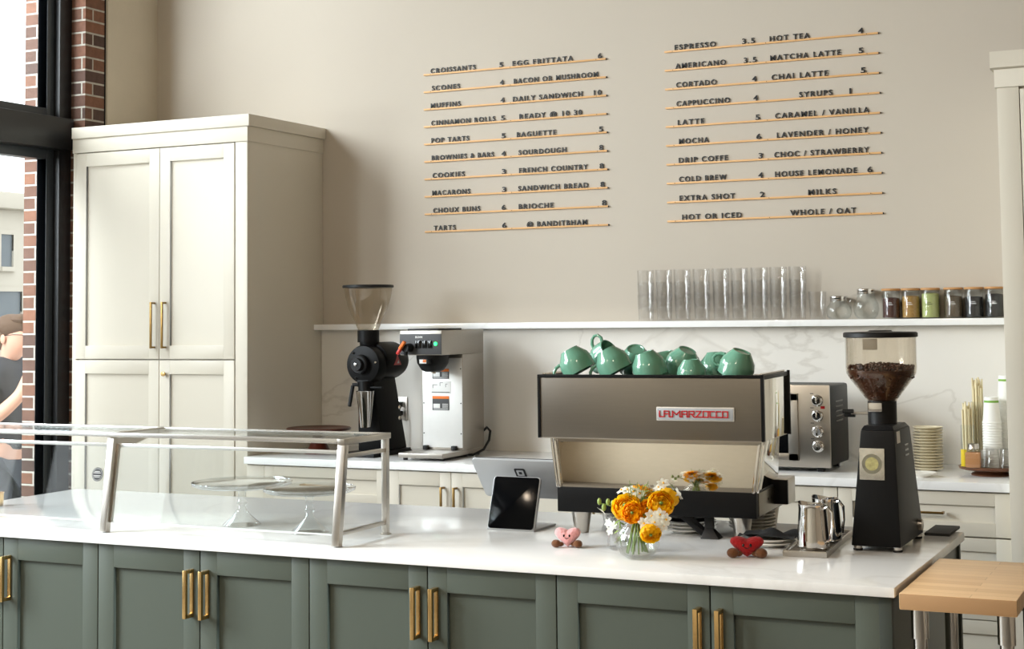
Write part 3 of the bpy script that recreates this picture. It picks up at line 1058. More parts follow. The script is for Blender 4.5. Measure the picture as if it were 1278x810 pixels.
# ---------------------------------------------------------------- back worktop, left: wooden stand, grinder, brewer
WT = 0.92
t = thing('cake_stand', 'dark red wooden pedestal stand beside the tall cabinet', 'stand', (-4.075, -0.42, WT))
MB().lathe([(0, .108), (.135, .108), (.155, .112), (.157, .120), (.152, .124), (.130, .118), (0, .117)], seg=40).build('plate', M['red_wood'], t)
MB().lathe([(0, 0), (.070, 0), (.070, .006), (.055, .016), (.034, .060), (.028, .095), (.034, .108), (0, .108)], seg=32).build('pedestal', M['red_wood'], t)

def bulk_grinder():
    t = thing('bulk_coffee_grinder', 'black shop coffee grinder with clear conical hopper by the tall cabinet', 'coffee grinder', (-3.792, -0.40, WT), R(0))
    b = MB()
    b.hexa([(-.062, -.165, 0.0), (.115, -.165, 0.0), (.115, .20, 0.0), (-.062, .20, 0.0), (-.058, -.16, .022), (.110, -.16, .022), (.110, .19, .022), (-.058, .19, .022)], .004)
    b.build('base', M['black_metal'], t)
    b = MB()
    b.hexa([(-.035, -.06, .022), (.100, -.06, .022), (.100, .17, .022), (-.035, .17, .022), (-.030, -.07, .37), (.058, -.07, .37), (.058, .13, .37), (-.030, .13, .37)], .006)
    b.build('column', M['black_metal'], t)
    rx = Matrix.Rotation(R(90), 3, 'X')       # lathe axis along -Y
    b = MB()
    b.lathe([(0, -.20), (.050, -.20), (.080, -.185), (.090, -.15), (.090, .02), (.086, .03), (0, .03)], (0.024, 0, .445), 36, rx)
    b.build('motor', M['black_metal'], t)
    b = MB()
    b.lathe([(0, .02), (.094, .02), (.094, .075), (.088, .092), (.060, .098), (0, .098)], (0.012, 0, .430), 36, rx)
    b.box(-.020, .042, -.095, -.055, .325, .36, .004)
    b.build('burr_chamber', M['black_metal'], t)
    b = MB()
    b.lathe([(0, .098), (.046, .098), (.046, .125), (.040, .130), (0, .130)], (0.008, 0, .432), 28, rx)
    b.lathe([(0, .130), (.030, .130), (.028, .150), (0, .150)], (0.008, 0, .432), 28, rx)
    kn = b.build('dial', M['black_plastic'], t)
    MB().lathe([(0, .150), (.009, .150), (.007, .156), (0, .157)], (0.008, 0, .432), 14, rx).build('dial_screw', M['chrome'], kn)
    b = MB()
    for a in (0.15, 2.3, 4.2):
        b.lathe([(0, .098), (.006, .098), (.005, .102), (0, .102)], (0.012 + .074 * math.cos(a), 0, .430 + .074 * math.sin(a)), 10, rx)
    b.build('bolts', M['chrome'], t)
    MB().cyl((0.006, -.03, .50), (0.006, -.03, .560), .040, .044, 28).cyl((0.006, -.03, .535), (0.006, -.03, .592), .052, .052, 28).build('hopper_neck', M['black_metal'], t)
    h = MB()
    h.lathe([(.048, .592), (.058, .615), (.078, .655), (.098, .705), (.111, .755), (.117, .798), (.115, .798), (.109, .755), (.096, .705), (.076, .656), (.056, .616), (.046, .592)], (0.006, -.03, 0), 40)
    ho = h.build('hopper', M['hopper'], t, 60)
    MB().lathe([(0, .808), (.120, .808), (.123, .804), (.123, .796), (.118, .794), (0, .796)], (0.006, -.03, 0), 40).build('hopper_lid', M['black_plastic'], ho)
    b = MB().cyl((0.028, -.095, .290), (0.020, -.085, .345), .030, .036, 20)
    b.bar((-.045, -.09, .33), (-.040, -.13, .235), .014, .016, bev=.003).bar((-.045, -.09, .335), (.02, -.09, .335), .016, .016, bev=.003)
    b.box(.028, .12, -.10, -.085, .318, .327, .002)
    b.build('spout', M['black_metal'], t)
    d = MB()
    d.lathe([(0, .137), (.025, .137), (.027, .139), (.043, .305), (.045, .308), (.042, .308), (.025, .143), (0, .141)], (0.040, -.118, 0), 32)
    d.build('catch_tin', M['chrome'], t)
    b = MB()
    for z in (.175, .225):
        b.lathe([(0, .07), (.010, .07), (.008, .076), (0, .077)], (.075, .02, z), 12, Matrix.Rotation(R(90), 3, 'Y'))
    b.build('side_screws', M['steel'], t)
    # triangle logo on the motor side
    g = MB()
    ang = R(-8)
    def on_motor(a, b_, d):
        an = math.asin(max(-1, min(1, b_ / .0905)))
        return (0.024 + (.0902 + d) * math.cos(an), a, .445 + (.0902 + d) * math.sin(an))
    g.prism([(.027, -.020), (.093, -.020), (.060, .026)], on_motor, 0, .0042)
    g.build('triangle_badge', mat('pink_red_print', (196, 96, 96), 0.5), t)
    g = MB()
    g.prism([(.051, -.012), (.069, -.012), (.060, .002)], on_motor, .0036, .0052)
    g.build('badge_mark', M['white_print'], t)
    return t
bulk_grinder()

t = thing('wall_outlet', 'steel wall outlet behind the shop grinder with two black plugs', 'outlet', (-3.84, -0.022, 1.115))
MB().box(-.036, .036, -.006, .0, -.058, .058, .002).build('cover_plate', M['steel'], t)
for z in (.022, -.022):
    MB().box(-.017, .017, -.009, -.004, z - .014, z + .014, .003).build('socket', M['white_print'], t)
for z, lab in ((.022, 'black plug in the upper socket of the wall outlet'), (-.022, 'black plug in the lower socket of the wall outlet')):
    p = thing('power_plug', lab, 'plug', (-3.84, -0.031, 1.115 + z), 0, 'plugs in the wall outlet')
    MB().box(-.013, .013, -.030, .0, -.012, .012, .004).build('plug_body', M['black_plastic'], p)
    MB().tube([(0, -.028, 0), (.0, -.05, -.005), (.006, -.055, -.05), (.01, -.045, -.12), (.01, -.04, -.17 - z)], .004, 8).build('cord', M['black_plastic'], p)

def brewer():
    t = thing('coffee_brewer', 'steel drip coffee brewer with green light and warning labels', 'coffee brewer', (-3.395, -0.62, WT))
    # local: x -.105 .. .108, y 0 (front) .. .42
    b = MB()
    b.box(-.122, .108, 0, .42, .012, .034, .003)
    b.build('base_plate', M['steel_dull'], t)
    f = MB()
    for x in (-.10, .09):
        for y in (.03, .38):
            f.cyl((x, y, 0), (x, y, .012), .011, seg=14)
    f.build('feet', M['rubber'], t)
    b = MB().box(-.108, .108, .205, .42, .034, .478, .003)
    b.build('column', M['steel_dull'], t)
    MB().box(-.104, .104, .2035, .2055, .045, .460, .0005).build('front_panel', mat('bright_front_panel', (236, 236, 234), 0.35, 0.3), t)
    b = MB()
    b.box(-.108, .108, .0, .42, .478, .590, .003)
    b.build('head', M['steel_dull'], t)
    MB().box(-.085, .075, .03, .26, .590, .5985, .002).build('top_lid', M['black_plastic'], t)
    cp = MB().box(-.1075, .1075, -.004, .002, .482, .575, .001).build('control_panel', M['label_dark'], t)
    sw = MB()
    sw.box(.012, .034, -.008, -.002, .510, .545, .002).box(.040, .062, -.008, -.002, .510, .545, .002)
    sw.box(-.025, .005, -.008, -.002, .510, .545, .002)
    sw.build('switches', M['black_gloss'], cp)
    MB().cyl((.080, -.004, .530), (.080, -.008, .530), .0085, seg=16).build('green_light', M['led'], cp)
    textobj('lettering', 'BUNN', .036, .010, .001, M['white_print'], cp, (-.025, -.0052, .556), .03)
    # hot-water tap with red and orange lever
    tp = MB()
    tp.cyl((-.055, -.003, .512), (-.055, -.050, .512), .021, .018, 20).cyl((-.055, -.040, .512), (-.055, -.040, .478), .011, .009, 16)
    to = tp.build('water_tap', M['black_plastic'], t)
    MB().bar((-.072, -.060, .508), (-.088, -.060, .484), .016, .014, bev=.003).build('tap_lever', M['red'], to)
    MB().bar((-.048, -.062, .542), (-.074, -.062, .508), .018, .013, bev=.003).build('tap_handle', M['orange'], to)
    fb_ = MB()
    fb_.lathe([(0, .400), (.034, .400), (.052, .408), (.072, .440), (.076, .470), (.076, .4778), (0, .4778)], (.010, .095, 0), 32)
    fb_.box(-.004, .040, -.012, .05, .438, .462, .004)
    fo = fb_.build('brew_basket', M['black_plastic'], t)
    MB().box(.0, .036, -.0135, -.0115, .441, .459, .0004).build('basket_label', M['white_print'], fo)
    MB().box(.018, .035, -.0145, -.013, .446, .4585, .0003).build('basket_sticker', M['orange'], fo)
    MB().cyl((.018, .085, .392), (.018, .085, .400), .012, seg=14).build('drip_spout', M['steel'], fo)
    for z0, z1 in ((.363, .410), (.217, .283)):
        w = MB().box(-.052, .036, .2020, .2036, z0, z1, .0003).build('warning_label', M['label_dark'], t)
        MB().box(-.052, .036, .2012, .2022, z1 - .013, z1, .0002).build('label_header', M['orange'], w)
        if True:
            q = MB()
            q.box(-.047, -.012, .2012, .2022, z0 + .010, z0 + .030, .0002).box(.000, .031, .2012, .2022, z0 + .028, z0 + .030, .0001)
            q.box(-.047, .031, .2012, .2022, z0 + .0065, z0 + .008, .0001).box(-.047, .031, .2012, .2022, z0 + .003, z0 + .0045, .0001)
            for k in range(4): q.box(.000, .031, .2012, .2022, z0 + .011 + k * .004, z0 + .0125 + k * .004, .0001)
            q.build('label_print', M['white_print'], w)
    w = MB().box(-.060, .046, .2024, .2036, .294, .352, .0003).build('instruction_label', M['white_print'], t)
    q = MB()
    for a in ((-.050, .334, .024), (-.012, .344, .016), (.018, .338, .010)):
        q.box(a[0], a[0] + a[2], .2016, .2026, a[1], a[1] + .0018, .0001).box(a[0], a[0] + .0018, .2016, .2026, a[1] - .014, a[1], .0001)
    q.box(-.055, .040, .2016, .2026, .299, .302, .0001)
    q.build('label_print', M['label_dark'], w)
    q = MB()
    for x in (-.098, .098):
        for z in (.11, .25, .41):
            q.cyl((x, .2035, z), (x, .201, z), .0028, seg=10)
    q.build('screws', M['rubber'], t)
    q = MB()
    for x in (-.085, .065):
        q.box(x - .011, x + .011, .183, .205, .034, .054, .002)
    q.build('server_stops', M['black_plastic'], t)
    MB().tube([(.095, .415, .10), (.12, .425, .125), (.150, .40, .11), (.158, .37, .07), (.150, .33, .03), (.11, .30, .006), (.02, .30, .006)], .006, 10).build('power_cord', M['black_plastic'], t)
brewer()

# ---------------------------------------------------------------- toaster oven
def oven():
    t = thing('toaster_oven', 'steel and black toaster oven with four silver knobs', 'oven', (-2.06, -0.525, WT))
    W, D, z0, z1 = .515, .325, .022, .352
    b = MB().box(0, W, .012, D, z0, z1, .014)
    b.build('body', M['black_metal'], t)
    fp = MB()
    fp.box(0, W, -.004, .014, z0 - .004, z1 + .003, .006)
    fo = fp.build('front_frame', M['steel'], t)
    d = MB()
    x0, x1, a, c = .02, .385, .045, .320
    d.box(x0, x1, -.014, -.003, a, a + .03, .002).box(x0, x1, -.014, -.003, c - .03, c, .002)
    d.box(x0, x0 + .03, -.014, -.003, a, c, .002).box(x1 - .042, x1, -.014, -.003, a, c, .002)
    do = d.build('door', M['steel'], t)
    MB().box(x0 + .03, x1 - .042, -.008, -.004, a + .03, c - .03).build('door_glass', M['screen'], do)
    hd = MB().cyl((x0 + .03, -.045, c - .012), (x1 - .03, -.045, c - .012), .007, seg=14)
    for x in (x0 + .045, x1 - .045): hd.cyl((x, -.045, c - .012), (x, -.012, c - .012), .005, seg=10)
    hd.build('handle', M['chrome'], do)
    rx = Matrix.Rotation(R(90), 3, 'X')
    for z in (.292, .230, .166, .106):
        k = MB()
        k.lathe([(0, .004), (.024, .004), (.024, .008), (.020, .010), (.0185, .026), (.016, .028), (0, .028)], (.466, 0, z), 28, rx)
        k.box(.463, .469, -.031, -.026, z - .015, z + .015, .0008)
        k.build('knob', M['chrome'], t)
    MB().box(.478, .496, -.0065, -.003, .258, .270, .002).build('indicator_lamp', M['red_led'], t)
    q = MB()
    for z in (.262, .200, .136, .320):
        q.box(.436, .450, -.0052, -.003, z - .0015, z + .0015)
    q.build('panel_print', M['label_dark'], t)
    f = MB()
    for x in (.05, W - .05):
        for y in (.04, D - .04): f.box(x - .014, x + .014, y - .014, y + .014, 0, z0 + .002, .003)
    f.build('feet', M['black_plastic'], t)
    v = MB()
    for k in range(5): v.box(W - .001, W + .0012, .10, .22, .20 + k * .02, .206 + k * .02)
    v.build('vents', M['black_gloss'], t)
oven()

# ---------------------------------------------------------------- right back worktop: bowls, plate, tray with cups
bowl = MB()
bowl.lathe([(0, 0), (.034, 0), (.036, .003), (.056, .0075), (.0605, .0125), (.0595, .0135), (.054, .0095), (.034, .005), (0, .0045)], seg=36)
bme = bowl.mesh('bowl', M['cream_china'], 50)
ordinal = ['bottom', 'second', 'third', 'fourth', 'fifth', 'sixth', 'seventh', 'eighth', 'ninth', 'tenth', 'eleventh', 'twelfth', 'thirteenth', 'fourteenth', 'top']
for k in range(15):
    o = bpy.data.objects.new('saucer', bme); COL.objects.link(o)
    o.location = (-1.197 + .0012 * math.sin(k * 5), -0.30 + .001 * math.cos(k * 3), WT + .0004 + k * .0118)
    o.scale = (1.0, 1.0, 1.0)
    nm = ordinal[k]
    tag(o, ('cream saucer at the %s of the stack behind the hopper grinder' % nm) if k in (0, 14) else 'cream saucer, %s from the bottom of the stack behind the hopper grinder' % nm,
        'saucer', 'stacked cream saucers')
pl = MB()
pl.lathe([(0, 0), (.032, 0), (.034, .003), (.058, .014), (.062, .017), (.060, .0185), (.050, .014), (.030, .007), (0, .006)], seg=36)
tag(place(pl.build('saucer', M['white_china'], None, 50), (-1.178, -0.56, WT)), 'single pale saucer in front of the stacked saucers', 'saucer')
tn = MB().lathe([(0, 0), (.030, 0), (.033, .004), (.036, .17), (.037, .172), (.0345, .172), (.031, .006), (0, .005)], seg=28)
tag(place(tn.build('steel_tumbler', M['steel']), (-1.300, -0.33, WT + .0005)), 'plain steel tumbler left of the stacked cream saucers', 'tumbler')

t = thing('pedestal_tray', 'dark brown wooden pedestal tray holding paper cups and straws', 'tray', (-0.935, -0.40, WT))
MB().lathe([(0, .022), (.105, .022), (.122, .027), (.125, .036), (.121, .038), (.108, .032), (0, .031)], seg=44).build('plate', M['dark_wood'], t)
MB().lathe([(0, 0), (.076, 0), (.078, .005), (.064, .013), (.060, .022), (0, .022)], seg=36).build('foot', M['dark_wood'], t)
TZ = WT + .0316
def paper_stack(x, y, z, n, label0, lid):
    me = MB().lathe([(0, .002), (.024, .002), (.026, 0), (.0355, .098), (.038, .100), (.038, .103), (.0355, .103), (.0255, .006), (0, .005)], seg=28).mesh('paper_cup', M['paper'], 40)
    band = MB().lathe([(.0268, .012), (.0280, .024)], seg=28)
    band = MB().lathe([(.0275, .014), (.02845, .0225), (.0280, .0225), (.0271, .014)], seg=28).mesh('green_band', M['paper_green'])
    for k in range(n):
        t = thing('paper_cup', label0 % ordinal_up(k, n), 'paper cup', (x, y, z + .104 + k * .0102), 0, 'stacked paper cups on the pedestal tray')
        t.rotation_euler = (math.pi, 0, 0)
        o = bpy.data.objects.new('cup_body', me); COL.objects.link(o); o.parent = t
        o = bpy.data.objects.new('green_band', band); COL.objects.link(o); o.parent = t
def ordinal_up(k, n):
    if k == n - 1: return 'top'
    if k == 0: return 'bottom'
    return ('bottom second third fourth fifth sixth seventh eighth ninth tenth eleventh twelfth thirteenth fourteenth fifteenth sixteenth seventeenth eighteenth nineteenth twentieth twenty-first twenty-second twenty-third twenty-fourth twenty-fifth').split()[k] + '-lowest'
paper_stack(-0.926, -0.405, TZ, 18, 'upturned white paper cup, %s of the front green-banded stack', 0)
paper_stack(-0.880, -0.325, TZ, 26, 'upturned white paper cup, %s of the taller rear green-banded stack', 0)
clear = MB().lathe([(0, .001), (.020, .001), (.023, .0005), (.030, .075), (.032, .078), (.030, .079), (.0222, .004), (0, .003)], seg=24).mesh('plastic_cup', M['glass_thick'], 50)
for x, y, z, lab in ((-0.918, -0.475, TZ, 'small clear plastic cup in front of the paper cups'), (-0.868, -0.455, TZ, 'small clear plastic cup at the right rim of the pedestal tray')):
    o = bpy.data.objects.new('plastic_cup', clear); COL.objects.link(o); o.location = (x, y, z + .0795); o.rotation_euler = (math.pi, 0, 0)
    tag(o, lab, 'plastic cup', 'clear plastic cups on the pedestal tray')
t = thing('amber_jar', 'square glass jar of amber sugar with steel lid', 'jar', (-0.988, -0.485, TZ))
MB().box(-.033, .033, -.033, .033, 0, .078, .010).build('jar', M['glass_thick'], t)
MB().box(-.029, .029, -.029, .029, .004, .066, .008).build('contents', M['amber'], t)
MB().lathe([(0, .098), (.018, .098), (.021, .095), (.021, .080), (.022, .078), (0, .078)], seg=24).build('lid', M['steel'], t)
tag(place(MB().hexa([(-.010, -.004, 0), (.012, -.004, 0), (.012, .006, 0), (-.010, .006, 0), (-.010, -.002, .072), (.012, -.002, .072), (.012, .003, .072), (-.010, .003, .072)], .001).build('sugar_packet', M['yellow_pack']),
          (-1.030, -0.463, TZ)), 'yellow packet leaning beside the amber jar', 'packet')
# two jars of paper straws
for x, y, h, n, lab in ((-1.022, -0.40, .165, 16, 'glass straw jar at the left rim of the tray'), (-0.985, -0.355, .255, 20, 'taller glass straw jar behind the amber jar')):
    t = thing('straw_jar', lab, 'jar', (x, y, TZ), 0, 'straw jars on the pedestal tray')
    MB().lathe([(0, .0005), (.024, .0005), (.026, .003), (.027, h), (.0255, h), (.0245, .006), (0, .005)], seg=24).build('jar', M['glass'], t)
    for k in range(n):
        a = k * 2.39996
        rr = .019 * math.sqrt((k + .5) / n)
        hh = h + .075 + .03 * math.sin(k * 3.1)
        st = MB().cyl((x + rr * math.cos(a), y + rr * math.sin(a), TZ + .007), (x + rr * 1.15 * math.cos(a), y + rr * 1.15 * math.sin(a), TZ + hh), .0034, seg=8).build('paper_straw', M['straw'])
        tag(st, 'pale paper straw standing in the %s straw jar' % ('shorter left' if n == 16 else 'taller rear'), 'straw', 'straws in the ' + ('shorter jar' if n == 16 else 'taller jar'))

# ---------------------------------------------------------------- glass food guard on the island
def guard():
    t = thing('food_guard', 'glass food guard with stainless steel frame on the island', 'food guard', (0, 0, WT))
    yf0, yf1, yr = -2.992, -2.955, -2.718          # front foot, front top, rear
    zt = .300
    def end(x, full=True):
        p = MB()
        p.bar((x, yf0, 0.002), (x, yf1, zt - .014), .024, .022, up=(0, 1, 0), bev=.001)
        p.build('front_post', M['steel'], t)
        p = MB().box(x - .009, x + .009, yr - .009, yr + .009, 0, zt - .014, .001)
        p.box(x - .012, x + .012, yr - .012, yr + .012, 0, .004)
        p.build('rear_post', M['steel'], t)
        MB().bar((x, yf0 + .008, .036), (x, yr, .036), .010, .012, bev=.001).build('side_stretcher', M['steel'], t)
        MB().bar((x, yf1, zt - .048), (x, yr, zt - .048), .010, .012, bev=.001).build('side_stretcher', M['steel'], t)
        p = MB()
        p.box(x - .012, x + .012, yf1 - .014, yr + .014, zt - .014, zt + .003, .001)
        p.build('top_bar', M['steel'], t)
    end(-2.352)
    end(-4.02)
    x = -3.190
    MB().bar((x, yf0, 0.002), (x, yf1, zt - .014), .024, .022, up=(0, 1, 0), bev=.001).build('middle_post', M['steel'], t)
    p = MB()
    p.prism([(yf1 - .005, zt - .016), (yf1 + .165, zt - .016), (yf1 + .160, zt - .026), (yf1 + .075, zt - .046), (yf1 - .005, zt - .046)], lambda a, b, d: (x + d, a, b), -.004, .004)
    p.build('gusset', M['steel'], t)
    MB().box(x - .012, x + .012, yf1 - .014, yr + .014, zt - .014, zt + .003, .001).build('top_bar', M['steel'], t)
    for y, nm in ((yf1 - .006, 'front_rail'), (yr + .006, 'rear_rail')):
        MB().box(-4.02, -2.364, y - .009, y + .009, zt - .010, zt + .003, .001).build(nm, mat('light_steel', (226, 226, 224), 0.22, 0.85), t)
    for a, b in ((-4.008, -3.204), (-3.176, -2.366)):
        MB().box(a, b, yf1 + .003, yr - .003, zt - .0085, zt + .0005).build('top_glass', M['pane'], t)
        f = MB()
        f.bar(((a + b) / 2, yf0 + .012, .034), ((a + b) / 2, yf1 + .007, zt - .036), b - a, .006, up=(0, 1, 0))
        fo = f.build('front_glass', M['pane'], t)
        MB().box(a, b, yf1 + .004, yf1 + .012, zt - .042, zt - .031, .001).build('glass_rail', mat('pale_clamp_rail', (222, 222, 220), 0.3, 0.6), fo)
        MB().box(a, b, yf0 + .009, yf0 + .015, .030, .035, .001).build('glass_edge', mat('pale_glass_edge', (226, 232, 232), 0.3), fo)
        for xx in (a + .002, b - .002):
            MB().bar((xx, yf0 + .010, .030), (xx, yf1 + .009, zt - .034), .006, .010, up=(0, 1, 0)).build('edge_channel', M['steel'], fo)
        if a < -3.5:
            # round dark sticker with a pale ring and two unreadable lines
            k = .60
            cy = (yf0 + .012) + (yf1 - yf0 - .005) * k + .0
            cz = .034 + (zt - .070) * k
            cx = -3.242
            dv = Vector((0, (yf1 + .007) - (yf0 + .012), zt - .070)).normalized()
            nv = Vector((0, -dv.z, dv.y))
            rt = Matrix(((1, 0, 0), tuple(dv), tuple(-nv))).transposed()
            def disc(r0, r1, o_, m, nm, par):
                rr = MB()
                pr = [(r0, 0), (r1, 0), (r1, .0006), (r0, .0006)] if r0 else [(0, 0), (r1, 0), (r1, .0006), (0, .0006)]
                if r0: pr.append((r0, 0))
                rr.lathe(pr, tuple(Vector((cx, cy, cz)) + nv * (.0062 + o_)), 28, rt)
                return rr.build(nm, m, par)
            so = disc(0, .0215, 0, M['letter'], 'round_sticker', fo)
            disc(.0182, .0188, .0006, M['white_print'], 'sticker_ring', so)
            sl = MB()
            for q_, hw in ((.0085, .010), (.0045, .0135), (-.0040, .0135), (-.0080, .011)):
                c0 = Vector((cx, cy, cz)) + nv * .0072 + dv * q_
                sl.bar(c0 - Vector((hw, 0, 0)), c0 + Vector((hw, 0, 0)), .0010, .0013, up=tuple(dv))
            sl.build('sticker_print', M['white_print'], so)
    return t
guard()

def cake_stand(x, y, r, label):
    t = thing('cake_stand', label, 'cake stand', (x, y, WT), 0, 'glass cake stands under the food guard')
    b = MB()
    b.lathe([(0, .122), (r * .9, .122), (r, .128), (r + .002, .136), (r, .1375), (r - .003, .134), (r * .9, .1285), (0, .128)], seg=48)
    b.build('plate', M['glass_stand'], t, 50)
    b = MB()
    b.lathe([(0, .0005), (.058, .0005), (.060, .003), (.050, .012), (.026, .034), (.014, .052), (.012, .060), (.018, .068), (.013, .076), (.012, .104), (.022, .118), (.028, .1215), (0, .1215)], seg=32)
    b.build('pedestal', M['glass_stand'], t, 50)
cake_stand(-2.888, -2.700, .157, 'larger empty glass cake stand, further left under the guard')
cake_stand(-2.590, -2.768, .139, 'smaller empty glass cake stand beside the guard\'s right post')
t = thing('brass_cup', 'small brass cup at the left end of the island, half out of frame', 'cup', (-4.012, -2.60, WT))
MB().lathe([(0, 0), (.020, 0), (.022, .003), (.024, .046), (.026, .048), (.0235, .048), (.020, .005), (0, .004)], seg=28).build('cup_body', M['brass'], t)
MB().tube([(-.024, 0, .038), (-.038, 0, .036), (-.040, 0, .018), (-.023, 0, .012)], .003, 8).build('handle', M['brass'], t)

# ---------------------------------------------------------------- tablet till
def till():
    t = thing('tablet_till', 'grey tablet till on a folded stand with black customer screen', 'tablet', (-2.035, -2.515, WT), R(0))
    # customer display: bottom edge at y 0, leaning back
    def slab(p0, p1, w, th, rad):
        """rounded rectangle slab from bottom centre p0 to top centre p1, width w"""
        p0, p1 = Vector(p0), Vector(p1)
        v = (p1 - p0); L = v.length; v.normalize()
        u = Vector((1, 0, 0)); n = u.cross(v)
        pts = []
        for cx, cy, a0 in ((w / 2 - rad, rad, -90), (w / 2 - rad, L - rad, 0), (-w / 2 + rad, L - rad, 90), (-w / 2 + rad, rad, 180)):
            for k in range(5):
                a = R(a0 + k * 22.5)
                pts.append((cx + rad * math.cos(a), cy + rad * math.sin(a)))
        return pts, (lambda a, b, d: p0 + u * a + v * b + n * d)
    pts, fn = slab((0, 0, .004), (0, .055, .158), .158, .012, .010)
    MB().prism(pts, fn, -.012, .0, .0015).build('display_case', M['grey_alu'], t)
    pts, fn = slab((0, -.0006, .006), (0, .0536, .156), .152, .012, .009)
    MB().prism(pts, fn, -.0005, .0016, .0005).build('customer_screen', M['screen'], t)
    MB().box(-.079, .079, .0, .165, .0, .006, .002).build('stand_foot', M['grey_alu'], t)
    MB().hexa([(-.06, .012, .006), (.06, .012, .006), (.06, .03, .006), (-.06, .03, .006), (-.06, .060, .15), (.06, .060, .15), (.06, .085, .15), (-.06, .085, .15)], .003).build('stand_arm', M['grey_alu'], t)
    pts, fn = slab((-.015, .165, .080), (-.015, .058, .206), .295, .01, .012)
    tb = MB().prism(pts, fn, -.009, .0, .0015).build('tablet_body', M['grey_alu'], t)
    # screen on the far side, square logo on the near side
    pts, fn2 = slab((-.015, .165, .080), (-.015, .058, .206), .280, .01, .008)
    MB().prism(pts, fn2, -.0105, -.0085).build('tablet_screen', M['screen'], tb)
    def sq(c, h, r):
        out = []
        for sx, sy, a0 in ((1, -1, -90), (1, 1, 0), (-1, 1, 90), (-1, -1, 180)):
            for k in range(4):
                a = R(a0 + k * 30)
                out.append((c[0] + sx * (h - r) + r * math.cos(a), c[1] + sy * (h - r) + r * math.sin(a)))
        return out
    lc = (.008, .112)
    lg = MB().prism(sq(lc, .0185, .005), fn2, -.0002, .0009).build('square_logo', M['black_plastic'], tb)
    MB().prism(sq(lc, .0118, .003), fn2, .0006, .0014).build('logo_ring', M['grey_alu'], lg)
    MB().prism(sq(lc, .0052, .0015), fn2, .0010, .0019).build('logo_centre', M['black_plastic'], lg)
till()

